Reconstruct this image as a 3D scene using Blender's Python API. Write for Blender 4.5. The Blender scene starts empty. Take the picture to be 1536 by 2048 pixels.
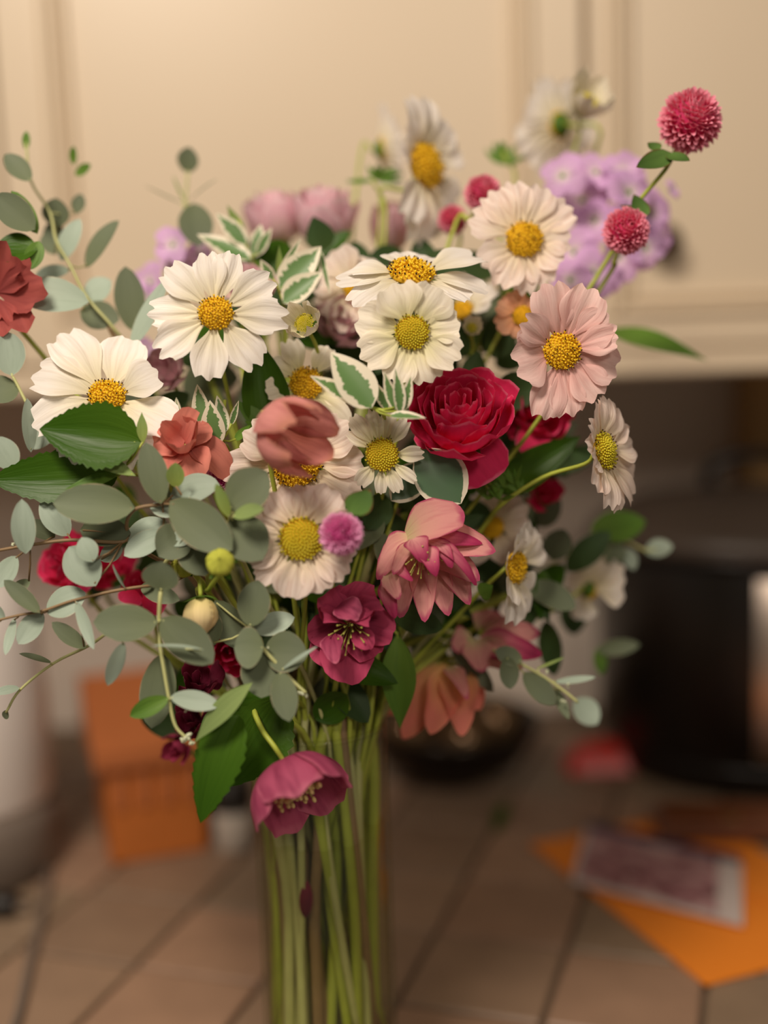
import bpy, math, random
from mathutils import Vector as V, Matrix, noise as mnoise

random.seed(7)
sc = bpy.context.scene
col = sc.collection
rnd = random.random
uni = random.uniform
PI = math.pi

# ------------------------------------------------------------------ camera
F_PX = 2400.0
PITCH, ROLL = math.radians(8.0), math.radians(-2.0)
CAM = V((0.0, -0.72, 0.47))
FWD = V((0, math.cos(PITCH), -math.sin(PITCH)))
U0 = V((0, math.sin(PITCH), math.cos(PITCH)))
R0 = V((1, 0, 0))
RT = R0 * math.cos(ROLL) + U0 * math.sin(ROLL)
UP = U0 * math.cos(ROLL) - R0 * math.sin(ROLL)
camd = bpy.data.cameras.new('camera')
cam = bpy.data.objects.new('camera', camd)
col.objects.link(cam)
m = Matrix((RT, UP, -FWD)).transposed().to_4x4()
m.translation = CAM
cam.matrix_world = m
camd.sensor_fit = 'HORIZONTAL'
camd.sensor_width = 24.0
camd.lens = F_PX / 1536 * 24.0
camd.clip_start = 0.01
camd.dof.use_dof = True
camd.dof.focus_distance = 0.662
camd.dof.aperture_fstop = 1.25
camd.dof.aperture_blades = 0
sc.camera = cam

# ------------------------------------------------------------------ light
w = bpy.data.worlds.new('room_ambient')
sc.world = w
w.use_nodes = True
bg = w.node_tree.nodes['Background']
bg.inputs[0].default_value = (0.80, 0.68, 0.56, 1)
bg.inputs[1].default_value = 0.20


def area(name, loc, target, size, power, color):
    l = bpy.data.lights.new(name, 'AREA')
    l.shape = 'DISK'
    l.size = size
    l.energy = power
    l.color = color
    o = bpy.data.objects.new(name, l)
    col.objects.link(o)
    o.location = loc
    o.rotation_euler = (V(target) - V(loc)).to_track_quat('-Z', 'Y').to_euler()
    return o


area('ceiling_lamp', (-0.42, -0.82, 1.42), (0.0, 0.1, 0.35), 0.42, 20, (1.0, 0.86, 0.72))
area('ceiling_lamp_far', (0.55, -2.0, 1.50), (0.1, 0.1, 0.3), 0.42, 11, (1.0, 0.86, 0.72))

sc.view_settings.view_transform = 'Standard'
sc.view_settings.look = 'None'
sc.view_settings.exposure = -0.12
sc.view_settings.gamma = 1.0
sc.view_settings.use_curve_mapping = False
sc.cycles.transparent_max_bounces = 32


def at(px, py, d):
    return CAM + (FWD + RT * ((px - 768) / F_PX) + UP * ((1024 - py) / F_PX)) * d


def on_z(px, py, z):
    r = FWD + RT * ((px - 768) / F_PX) + UP * ((1024 - py) / F_PX)
    return CAM + r * ((z - CAM.z) / r.z)


def on_y(px, py, y):
    r = FWD + RT * ((px - 768) / F_PX) + UP * ((1024 - py) / F_PX)
    return CAM + r * ((y - CAM.y) / r.y)


def cdir(nx, ny, nz=None):
    if nz is None:
        nz = math.sqrt(max(0.0, 1 - nx * nx - ny * ny))
    return (RT * nx + UP * ny - FWD * nz).normalized()


# ------------------------------------------------------------------ materials
def newmat(name):
    mt = bpy.data.materials.new(name)
    mt.use_nodes = True
    nt = mt.node_tree
    return mt, nt, nt.nodes['Principled BSDF'], nt.nodes['Material Output']


def ND(nt, t, **kw):
    n = nt.nodes.new(t)
    for k, v in kw.items():
        setattr(n, k, v)
    return n


def math_n(nt, op, a, b=None):
    n = ND(nt, 'ShaderNodeMath', operation=op)
    for i, x in enumerate((a, b)):
        if x is None:
            continue
        if isinstance(x, (int, float)):
            n.inputs[i].default_value = x
        else:
            nt.links.new(x, n.inputs[i])
    return n.outputs[0]


def mix_n(nt, fac, a, b, mode='MIX'):
    n = ND(nt, 'ShaderNodeMix', data_type='RGBA', blend_type=mode)
    for i, x in ((0, fac), (6, a), (7, b)):
        if isinstance(x, (int, float)):
            n.inputs[i].default_value = x
        elif isinstance(x, tuple):
            n.inputs[i].default_value = (*x, 1) if len(x) == 3 else x
        else:
            nt.links.new(x, n.inputs[i])
    return n.outputs[2]


def S(r, g, b):
    f = lambda c: (c / 255 / 12.92) if c / 255 <= 0.04045 else ((c / 255 + 0.055) / 1.055) ** 2.4
    return (f(r), f(g), f(b))


def simple(name, c, rough=0.5, metal=0.0, noise_amt=0.0, noise_scale=20, spec=0.5, bump=0.0):
    mt, nt, p, out = newmat(name)
    p.inputs['Base Color'].default_value = (*c, 1)
    p.inputs['Roughness'].default_value = rough
    p.inputs['Metallic'].default_value = metal
    p.inputs['Specular IOR Level'].default_value = spec
    if noise_amt:
        tc = ND(nt, 'ShaderNodeTexCoord')
        nz = ND(nt, 'ShaderNodeTexNoise')
        nz.inputs['Scale'].default_value = noise_scale
        nz.inputs['Detail'].default_value = 5
        nt.links.new(tc.outputs['Object'], nz.inputs['Vector'])
        dk = tuple(x * (1 - noise_amt) for x in c)
        lt = tuple(min(1, x * (1 + noise_amt)) for x in c)
        nt.links.new(mix_n(nt, nz.outputs['Fac'], dk, lt), p.inputs['Base Color'])
        if bump:
            b = ND(nt, 'ShaderNodeBump')
            b.inputs['Strength'].default_value = bump
            b.inputs['Distance'].default_value = 0.002
            nt.links.new(nz.outputs['Fac'], b.inputs['Height'])
            nt.links.new(b.outputs[0], p.inputs['Normal'])
    return mt


def petal_mat(name, base, tip, edge=None, vein=0.18, vscale=16, trans=0.3, rough=0.68, edge_w=0.25, var=0.12,
              vein_col=None, bump=0.35, mid=None, tip_edge=None):
    """a petal or leaf: colour runs from its foot (uv y=0) to its tip, fine veins run lengthwise"""
    mt, nt, p, out = newmat(name)
    uv = ND(nt, 'ShaderNodeUVMap')
    sp = ND(nt, 'ShaderNodeSeparateXYZ')
    nt.links.new(uv.outputs[0], sp.inputs[0])
    x, y = sp.outputs[0], sp.outputs[1]
    rmp = ND(nt, 'ShaderNodeValToRGB')
    el = rmp.color_ramp.elements
    el[0].position, el[0].color = 0.05, (*base, 1)
    el[1].position, el[1].color = 0.75, (*tip, 1)
    if mid:
        e = el.new(0.35)
        e.color = (*mid, 1)
    nt.links.new(y, rmp.inputs[0])
    c = rmp.outputs[0]
    ax = math_n(nt, 'ABSOLUTE', math_n(nt, 'SUBTRACT', math_n(nt, 'MULTIPLY', x, 2.0), 1.0))
    oi = ND(nt, 'ShaderNodeObjectInfo')
    cb = ND(nt, 'ShaderNodeCombineXYZ')
    nt.links.new(math_n(nt, 'MULTIPLY', x, float(vscale)), cb.inputs[0])
    nt.links.new(math_n(nt, 'MULTIPLY', y, 1.6), cb.inputs[1])
    nt.links.new(math_n(nt, 'MULTIPLY', oi.outputs['Random'], 37.0), cb.inputs[2])
    nz = ND(nt, 'ShaderNodeTexNoise')
    nz.inputs['Scale'].default_value = 1.0
    nz.inputs['Detail'].default_value = 3
    nt.links.new(cb.outputs[0], nz.inputs['Vector'])
    if edge:
        big = ND(nt, 'ShaderNodeTexNoise')
        big.inputs['Scale'].default_value = 3.0
        nt.links.new(uv.outputs[0], big.inputs['Vector'])
        ed = math_n(nt, 'MAXIMUM', ax, math_n(nt, 'MULTIPLY', y, 1.0 if tip_edge is None else tip_edge))
        ed = math_n(nt, 'ADD', ed, math_n(nt, 'MULTIPLY', math_n(nt, 'SUBTRACT', big.outputs['Fac'], 0.5), 0.35))
        mr = ND(nt, 'ShaderNodeMapRange', interpolation_type='SMOOTHSTEP')
        mr.inputs['From Min'].default_value = 1 - edge_w
        mr.inputs['From Max'].default_value = 1.0
        nt.links.new(ed, mr.inputs['Value'])
        c = mix_n(nt, mr.outputs[0], c, edge)
    mv = ND(nt, 'ShaderNodeMapRange')
    mv.inputs['From Min'].default_value = 0.46
    mv.inputs['From Max'].default_value = 0.72
    nt.links.new(nz.outputs['Fac'], mv.inputs['Value'])
    vc = vein_col or tuple(k * 0.55 for k in base)
    c = mix_n(nt, math_n(nt, 'MULTIPLY', mv.outputs[0], vein), c, vc)
    hsv = ND(nt, 'ShaderNodeHueSaturation')
    nt.links.new(math_n(nt, 'ADD', math_n(nt, 'MULTIPLY', oi.outputs['Random'], 2 * var), 1 - var), hsv.inputs['Value'])
    nt.links.new(c, hsv.inputs['Color'])
    c = hsv.outputs[0]
    nt.links.new(c, p.inputs['Base Color'])
    p.inputs['Roughness'].default_value = rough
    p.inputs['Specular IOR Level'].default_value = 0.18
    b = ND(nt, 'ShaderNodeBump')
    b.inputs['Strength'].default_value = bump
    b.inputs['Distance'].default_value = 0.0008
    nt.links.new(nz.outputs['Fac'], b.inputs['Height'])
    nt.links.new(b.outputs[0], p.inputs['Normal'])
    tr = ND(nt, 'ShaderNodeBsdfTranslucent')
    nt.links.new(c, tr.inputs['Color'])
    mx = ND(nt, 'ShaderNodeMixShader')
    mx.inputs[0].default_value = trans
    nt.links.new(p.outputs[0], mx.inputs[1])
    nt.links.new(tr.outputs[0], mx.inputs[2])
    nt.links.new(mx.outputs[0], out.inputs['Surface'])
    return mt


def varieg_mat(name, green, cream, margin=0.42, jag=0.5):
    mt, nt, p, out = newmat(name)
    uv = ND(nt, 'ShaderNodeUVMap')
    sp = ND(nt, 'ShaderNodeSeparateXYZ')
    nt.links.new(uv.outputs[0], sp.inputs[0])
    ax = math_n(nt, 'ABSOLUTE', math_n(nt, 'SUBTRACT', math_n(nt, 'MULTIPLY', sp.outputs[0], 2.0), 1.0))
    oi = ND(nt, 'ShaderNodeObjectInfo')
    cb = ND(nt, 'ShaderNodeCombineXYZ')
    nt.links.new(math_n(nt, 'MULTIPLY', sp.outputs[0], 3.0), cb.inputs[0])
    nt.links.new(math_n(nt, 'MULTIPLY', sp.outputs[1], 13.0), cb.inputs[1])
    nt.links.new(math_n(nt, 'MULTIPLY', oi.outputs['Random'], 50.0), cb.inputs[2])
    nz = ND(nt, 'ShaderNodeTexNoise')
    nz.inputs['Scale'].default_value = 1.0
    nz.inputs['Detail'].default_value = 4
    nt.links.new(cb.outputs[0], nz.inputs['Vector'])
    k = math_n(nt, 'ADD', ax, math_n(nt, 'MULTIPLY', math_n(nt, 'SUBTRACT', nz.outputs['Fac'], 0.5), jag))
    k = math_n(nt, 'ADD', k, math_n(nt, 'MULTIPLY', math_n(nt, 'POWER', sp.outputs[1], 5.0), 0.7))
    mr = ND(nt, 'ShaderNodeMapRange')
    mr.inputs['From Min'].default_value = 1 - margin
    mr.inputs['From Max'].default_value = 1 - margin + 0.05
    nt.links.new(k, mr.inputs['Value'])
    c = mix_n(nt, mr.outputs[0], green, cream)
    nt.links.new(c, p.inputs['Base Color'])
    p.inputs['Roughness'].default_value = 0.42
    tr = ND(nt, 'ShaderNodeBsdfTranslucent')
    nt.links.new(c, tr.inputs['Color'])
    mx = ND(nt, 'ShaderNodeMixShader')
    mx.inputs[0].default_value = 0.2
    nt.links.new(p.outputs[0], mx.inputs[1])
    nt.links.new(tr.outputs[0], mx.inputs[2])
    nt.links.new(mx.outputs[0], out.inputs['Surface'])
    return mt


def clear_mat(name, tint, gloss=0.10, rough=0.02):
    mt, nt, p, out = newmat(name)
    t = ND(nt, 'ShaderNodeBsdfTransparent')
    t.inputs[0].default_value = (*tint, 1)
    g = ND(nt, 'ShaderNodeBsdfGlossy')
    g.inputs['Roughness'].default_value = rough
    lw = ND(nt, 'ShaderNodeLayerWeight')
    lw.inputs[0].default_value = 0.5
    mx = ND(nt, 'ShaderNodeMixShader')
    gz = ND(nt, 'ShaderNodeLayerWeight')
    gz.inputs[0].default_value = 0.5
    dark = tuple(c ** 9 for c in tint)
    nt.links.new(mix_n(nt, math_n(nt, 'POWER', gz.outputs['Facing'], 5.0), tint, dark), t.inputs[0])
    k = math_n(nt, 'ADD', math_n(nt, 'MULTIPLY', math_n(nt, 'POWER', lw.outputs['Facing'], 4.0), gloss * 4), gloss * 0.3)
    nt.links.new(k, mx.inputs[0])
    nt.links.new(t.outputs[0], mx.inputs[1])
    nt.links.new(g.outputs[0], mx.inputs[2])
    nt.links.new(mx.outputs[0], out.inputs['Surface'])
    return mt


M = {}
M['white'] = petal_mat('cosmos_white', S(236, 226, 186), S(252, 246, 238), vein=0.34, vein_col=S(206, 190, 168), trans=0.28, bump=0.6, vscale=13)
M['cream'] = petal_mat('cosmos_cream', S(226, 220, 160), S(248, 240, 222), vein=0.38, vein_col=S(196, 180, 150), trans=0.28, bump=0.6, vscale=13)
M['blush'] = petal_mat('cosmos_blush', S(240, 224, 186), S(249, 233, 222), vein=0.5, vein_col=S(200, 162, 142), trans=0.3, bump=0.6, vscale=13)
M['pink'] = petal_mat('cosmos_pink', S(222, 168, 160), S(246, 212, 205), vein=0.45, vein_col=S(204, 146, 142), trans=0.3, bump=0.6, vscale=12)
M['peach'] = petal_mat('cosmos_peach', S(226, 160, 110), S(236, 182, 150), vein=0.3, trans=0.3)
M['dusty'] = petal_mat('hellebore_dusty', S(232, 164, 156), S(224, 152, 146), edge=S(200, 136, 116), vein=0.45, vein_col=S(160, 84, 84), vscale=9)
M['salmon'] = petal_mat('hellebore_salmon', S(196, 108, 98), S(226, 142, 126), vein=0.3, vein_col=S(150, 76, 74), vscale=9)
M['brick'] = petal_mat('hellebore_brick', S(140, 62, 60), S(176, 88, 82), vein=0.4, vein_col=S(112, 44, 48), vscale=9)
M['picotee'] = petal_mat('hellebore_picotee', S(216, 206, 156), S(228, 160, 156), mid=S(230, 176, 160), edge=S(190, 80, 116), edge_w=0.11, vein=0.5, vein_col=S(206, 118, 128), vscale=9, trans=0.35, tip_edge=1.0)
M['picodark'] = petal_mat('hellebore_picotee_dark', S(232, 170, 166), S(196, 80, 116), edge=S(168, 48, 92), edge_w=0.3, vein=0.4, vein_col=S(150, 40, 84), vscale=9)
M['magenta'] = petal_mat('hellebore_magenta', S(130, 40, 68), S(196, 76, 112), vein=0.4, vein_col=S(110, 26, 58), vscale=9)
M['plum'] = petal_mat('hellebore_plum', S(140, 44, 76), S(186, 86, 118), edge=S(204, 110, 136), edge_w=0.1, vein=0.6, vein_col=S(110, 24, 60), vscale=7)
M['peachbell'] = petal_mat('hellebore_peach', S(244, 200, 130), S(236, 140, 124), vein=0.25, vscale=9, trans=0.35)
M['burgundy'] = petal_mat('burgundy', S(90, 22, 42), S(140, 44, 72), edge=S(176, 84, 106), edge_w=0.08, vein=0.4, vscale=9)
M['crimson'] = petal_mat('rose_crimson', S(214, 38, 84), S(226, 50, 102), edge=S(240, 112, 146), edge_w=0.07, vein=0.18, vein_col=S(140, 10, 36), vscale=10, trans=0.22, var=0.08)
M['fuchsia'] = petal_mat('rose_fuchsia', S(210, 30, 70), S(222, 52, 100), edge=S(236, 100, 140), edge_w=0.08, vein=0.2, vscale=10, trans=0.25)
M['mauve'] = petal_mat('rose_mauve', S(216, 210, 156), S(240, 198, 210), mid=S(236, 210, 198), edge=S(248, 220, 226), edge_w=0.12, vein=0.2, vein_col=S(186, 130, 150), vscale=10, trans=0.3)
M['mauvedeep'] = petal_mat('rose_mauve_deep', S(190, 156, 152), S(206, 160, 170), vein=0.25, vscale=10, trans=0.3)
M['lilac'] = petal_mat('stock_lilac', S(244, 232, 230), S(232, 190, 236), mid=S(234, 198, 236), vein=0.2, vein_col=S(196, 146, 210), vscale=8, trans=0.35)
M['euc'] = petal_mat('eucalyptus_grey_unlit', S(110, 120, 90), S(112, 122, 98), edge=S(160, 150, 122), edge_w=0.035, vein=0.22, vein_col=S(96, 108, 84), vscale=7, trans=0.10, rough=0.6, tip_edge=0.0, bump=0.12)  # grey-green leaf, darkened: the unlit look of the front leaves is in the colour
M['euc2'] = petal_mat('eucalyptus_silver', S(158, 174, 156), S(168, 184, 168), edge=S(190, 190, 166), edge_w=0.035, vein=0.25, vein_col=S(130, 148, 128), vscale=7, trans=0.10, rough=0.55, tip_edge=0.0, bump=0.12)
M['young'] = petal_mat('leaf_young', S(150, 168, 84), S(134, 158, 88), vein=0.25, vscale=7, trans=0.25, rough=0.5)
M['broad'] = petal_mat('leaf_broad', S(72, 106, 26), S(56, 92, 18), vein=0.35, vein_col=S(42, 76, 12), vscale=12, trans=0.18, rough=0.35, bump=0.5)
M['mid'] = petal_mat('leaf_mid', S(108, 142, 58), S(92, 130, 48), vein=0.3, vein_col=S(56, 92, 36), vscale=9, trans=0.2, rough=0.42)
M['under'] = petal_mat('leaf_underside', S(150, 172, 104), S(138, 160, 98), vein=0.3, vein_col=S(110, 136, 74), vscale=9, trans=0.2, rough=0.6)
M['filler'] = petal_mat('leaf_filler', S(66, 88, 44), S(62, 86, 50), vein=0.3, vscale=8, trans=0.12, rough=0.5)
M['var'] = varieg_mat('leaf_variegated', S(104, 140, 82), S(238, 230, 206), jag=0.9)
M['var2'] = varieg_mat('leaf_thin_margin', S(84, 116, 84), S(236, 230, 206), margin=0.14, jag=0.12)
M['bract'] = petal_mat('gomphrena_pink', S(206, 58, 108), S(250, 164, 184), vein=0.1, vscale=4, trans=0.2, rough=0.6, mid=S(242, 104, 144), var=0.03)
M['bract2'] = petal_mat('gomphrena_lilac_pink', S(206, 76, 150), S(250, 184, 222), vein=0.1, vscale=4, trans=0.2, rough=0.6, mid=S(240, 128, 194), var=0.03)
M['bractleaf'] = petal_mat('gomphrena_leaf', S(92, 126, 60), S(70, 100, 44), edge=S(110, 66, 40), edge_w=0.12, vein=0.3, vscale=8, trans=0.15)
M['yellow'] = simple('disc_yellow', S(246, 204, 30), 0.6)
M['yellow2'] = simple('disc_greenyellow', S(206, 192, 36), 0.6)
M['goldbase'] = simple('disc_base', S(206, 160, 20), 0.8)
M['anther'] = simple('anther_dark', S(66, 34, 14), 0.7)
M['pale_anther'] = simple('anther_cream', S(226, 202, 136), 0.7)
M['stamen'] = simple('stamen_green', S(176, 176, 84), 0.6)
M['stem'] = simple('stem_green', S(166, 178, 66), 0.5, noise_amt=0.25, noise_scale=60)
M['stem2'] = simple('stem_olive', S(146, 150, 48), 0.5, noise_amt=0.3, noise_scale=60)
M['stemred'] = simple('stem_reddish', S(140, 114, 80), 0.55, noise_amt=0.3, noise_scale=60)
M['stempale'] = simple('stem_pale', S(190, 192, 130), 0.5, noise_amt=0.2, noise_scale=60)
M['stemcrimson'] = simple('stem_crimson', S(190, 60, 70), 0.55)
M['bud'] = simple('bud_green', S(186, 196, 70), 0.45, noise_amt=0.2, noise_scale=120, bump=0.3)
M['budcream'] = petal_mat('bud_cream', S(222, 210, 132), S(240, 218, 168), vein=0.2, vscale=8, trans=0.2)
M['tipbud'] = simple('bud_silver', S(206, 212, 178), 0.5)
M['glass'] = clear_mat('vase_glass', (0.955, 0.965, 0.94), 0.10)
M['water'] = clear_mat('vase_water', (0.93, 0.93, 0.84), 0.05)
M['paint'] = simple('cabinet_cream_paint', S(222, 204, 177), 0.38, noise_amt=0.02, noise_scale=6)
M['bronze'] = simple('knob_bronze', S(70, 46, 26), 0.4, metal=0.6)
M['wall'] = simple('backsplash_paint', S(216, 202, 188), 0.6, noise_amt=0.06, noise_scale=5)
M['grout'] = simple('counter_grout', S(112, 94, 76), 0.9, noise_amt=0.2, noise_scale=60)

# ------------------------------------------------------------------ object helpers
WORLD = {}


def tag(o, label=None, cat=None, group=None, kind=None):
    if label: o['label'] = label
    if cat: o['category'] = cat
    if group: o['group'] = group
    if kind: o['kind'] = kind
    return o


def thing(name, label, cat, loc, group=None):
    o = bpy.data.objects.new(name, None)
    o.empty_display_size = 0.01
    col.objects.link(o)
    o.location = loc
    WORLD[o.name] = V(loc)
    return tag(o, label, cat, group)


def add_mesh(name, me, mat, parent, origin, rot=None, scale=1.0):
    """origin is a world point; the mesh is in coordinates about it"""
    o = bpy.data.objects.new(name, me)
    col.objects.link(o)
    if mat and not me.materials:
        me.materials.append(mat)
    o.parent = parent
    pw = WORLD[parent.name] if parent else V((0, 0, 0))
    o.location = V(origin) - pw
    if rot is not None:
        o.rotation_euler = rot.to_euler()
    o.scale = (scale,) * 3
    WORLD[o.name] = V(origin)
    return o


def mesh_of(name, vs, fs, uvs=None, smooth=True):
    me = bpy.data.meshes.new(name)
    me.from_pydata([tuple(v) for v in vs], [], fs)
    if uvs:
        ul = me.uv_layers.new(name='UVMap')
        flat = []
        for lp in me.loops:
            flat.extend(uvs[lp.vertex_index])
        ul.data.foreach_set('uv', flat)
    if smooth:
        me.polygons.foreach_set('use_smooth', [True] * len(me.polygons))
    me.update()
    return me


class MB:
    """collects shapes for one mesh"""
    def __init__(s): s.v, s.f, s.uv = [], [], []

    def add(s, vs, fs, uv=None):
        b = len(s.v)
        s.v += [V(x) for x in vs]
        s.f += [tuple(i + b for i in f) for f in fs]
        s.uv += uv or [(0.5, 0.5)] * len(vs)
        return s

    def box(s, a, b, bev=0.0):
        x0, y0, z0 = a
        x1, y1, z1 = b
        if bev <= 0:
            vs = [(x, y, z) for z in (z0, z1) for y in (y0, y1) for x in (x0, x1)]
            return s.add(vs, [(0, 2, 3, 1), (4, 5, 7, 6), (0, 1, 5, 4), (2, 6, 7, 3), (0, 4, 6, 2), (1, 3, 7, 5)])
        vs, fs = [], []
        idx = {}
        for X in (0, 1):
            for Y in (0, 1):
                for Z in (0, 1):
                    for ax in range(3):
                        p = [x1 if X else x0, y1 if Y else y0, z1 if Z else z0]
                        sg = (X, Y, Z)
                        for k in range(3):
                            if k != ax:
                                p[k] += -bev if sg[k] else bev
                        idx[(X, Y, Z, ax)] = len(vs)
                        vs.append(p)
        for ax in range(3):
            for sd in (0, 1):
                o1, o2 = (ax + 1) % 3, (ax + 2) % 3
                loop = []
                for a_, b_ in ((0, 0), (1, 0), (1, 1), (0, 1)):
                    k = [0, 0, 0]
                    k[ax], k[o1], k[o2] = sd, a_, b_
                    loop.append(idx[(*k, ax)])
                fs.append(tuple(loop if sd else loop[::-1]))
        for ax in range(3):
            o1, o2 = (ax + 1) % 3, (ax + 2) % 3
            for a_ in (0, 1):
                for b_ in (0, 1):
                    q = []
                    for e, axx in ((0, o1), (1, o1), (1, o2), (0, o2)):
                        k = [0, 0, 0]
                        k[ax], k[o1], k[o2] = e, a_, b_
                        q.append(idx[(*k, axx)])
                    fs.append(tuple(q if (a_ ^ b_) else q[::-1]))
        for X in (0, 1):
            for Y in (0, 1):
                for Z in (0, 1):
                    t = [idx[(X, Y, Z, k)] for k in range(3)]
                    fs.append(tuple(t if (X ^ Y ^ Z) else t[::-1]))
        return s.add(vs, fs)

    def lathe(s, prof, n=32, c=(0, 0, 0), sx=1.0, sy=1.0, cap=True):
        vs, fs = [], []
        for r, z in prof:
            for k in range(n):
                a = 2 * PI * k / n
                vs.append((c[0] + r * math.cos(a) * sx, c[1] + r * math.sin(a) * sy, c[2] + z))
        for i in range(len(prof) - 1):
            for k in range(n):
                k2 = (k + 1) % n
                fs.append((i * n + k, i * n + k2, (i + 1) * n + k2, (i + 1) * n + k))
        if cap:
            fs.append(tuple(range(n))[::-1])
            fs.append(tuple((len(prof) - 1) * n + k for k in range(n)))
        return s.add(vs, fs)

    def tube(s, pts, rad, n=6, cap=True):
        pts = [V(p) for p in pts]
        rads = rad if isinstance(rad, (list, tuple)) else [rad] * len(pts)
        up = V((0.31, 0.77, 0.55))
        vs, fs, uv = [], [], []
        for i, p in enumerate(pts):
            t = (pts[min(i + 1, len(pts) - 1)] - pts[max(i - 1, 0)])
            t = t.normalized() if t.length > 1e-9 else V((0, 0, 1))
            a = (up - t * up.dot(t))
            if a.length < 1e-4:
                a = V((1, 0, 0)) - t * t.x
            a.normalize()
            up = a
            b = t.cross(a)
            for k in range(n):
                q = 2 * PI * k / n
                vs.append(p + (a * math.cos(q) + b * math.sin(q)) * rads[i])
                uv.append((k / n, i / max(1, len(pts) - 1)))
        for i in range(len(pts) - 1):
            for k in range(n):
                k2 = (k + 1) % n
                fs.append((i * n + k, i * n + k2, (i + 1) * n + k2, (i + 1) * n + k))
        if cap:
            fs.append(tuple(range(n))[::-1])
            fs.append(tuple((len(pts) - 1) * n + k for k in range(n)))
        return s.add(vs, fs, uv)

    def ball(s, c, r, nu=8, nv=6, axis=None, stretch=1.0):
        c = V(c)
        q = (V(axis).to_track_quat('Z', 'Y') if axis is not None else None)
        vs, fs, uv = [], [], []
        for i in range(nv + 1):
            th = PI * i / nv
            for k in range(nu):
                a = 2 * PI * k / nu
                p = V((math.sin(th) * math.cos(a), math.sin(th) * math.sin(a), math.cos(th) * stretch)) * r
                if q: p = q @ p
                vs.append(c + p)
                uv.append((k / nu, 1 - i / nv))
        for i in range(nv):
            for k in range(nu):
                k2 = (k + 1) % nu
                fs.append((i * nu + k, (i + 1) * nu + k, (i + 1) * nu + k2, i * nu + k2))
        return s.add(vs, fs, uv)

    def build(s, name, mat, parent=None, origin=None, smooth=False):
        o = V(origin) if origin is not None else (WORLD[parent.name] if parent else V((0, 0, 0)))
        me = mesh_of(name, [v - o for v in s.v], s.f, s.uv, smooth)
        return add_mesh(name, me, mat, parent, o)


def catmull(pts, per=6):
    pts = [V(p) for p in pts]
    if len(pts) < 3:
        return [pts[0].lerp(pts[-1], i / per) for i in range(per + 1)]
    q = [pts[0] * 2 - pts[1]] + pts + [pts[-1] * 2 - pts[-2]]
    out = []
    for i in range(1, len(q) - 2):
        for k in range(per):
            t = k / per
            a, b, c, d = q[i - 1], q[i], q[i + 1], q[i + 2]
            out.append(0.5 * ((2 * b) + (c - a) * t + (2 * a - 5 * b + 4 * c - d) * t * t + (3 * b - a - 3 * c + d) * t ** 3))
    out.append(pts[-1])
    return out


def sstep(x):
    x = max(0.0, min(1.0, x))
    return x * x * (3 - 2 * x)


# half width along the length (u), and how far the tip edge reaches at s across
def prof_fn(kind, serr=0):
    if kind == 'ell':
        hw = lambda u: math.sin(PI * min(1, u)) ** 0.62 if 0 < u < 1 else 0.0
        ln = lambda s: 1.0
    elif kind == 'ovate':
        hw = lambda u: (math.sin(PI * u ** 0.72)) ** 0.85 if 0 < u < 1 else 0.0
        ln = lambda s: 1.0
    elif kind == 'lance':
        hw = lambda u: (math.sin(PI * u ** 0.85)) ** 1.15 if 0 < u < 1 else 0.0
        ln = lambda s: 1.0
    elif kind == 'cosmos':
        hw = lambda u: 0.17 + 0.83 * sstep(u / 0.74) - 0.10 * sstep((u - 0.84) / 0.16)
        ln = lambda s: 1 - 0.06 * s * s - 0.13 * s ** 6
    elif kind == 'round':
        hw = lambda u: 0.28 + 0.72 * math.sin(PI / 2 * min(1, u / 0.62))
        ln = lambda s: 1 - 0.16 * s * s - 0.22 * s ** 6
    elif kind == 'point':
        hw = lambda u: 0.30 + 0.70 * math.sin(PI / 2 * min(1, u / 0.5)) - 0.25 * sstep((u - 0.6) / 0.4)
        ln = lambda s: 1 - 0.30 * abs(s) ** 1.6 - 0.1 * s ** 6
    return hw, ln


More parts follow.
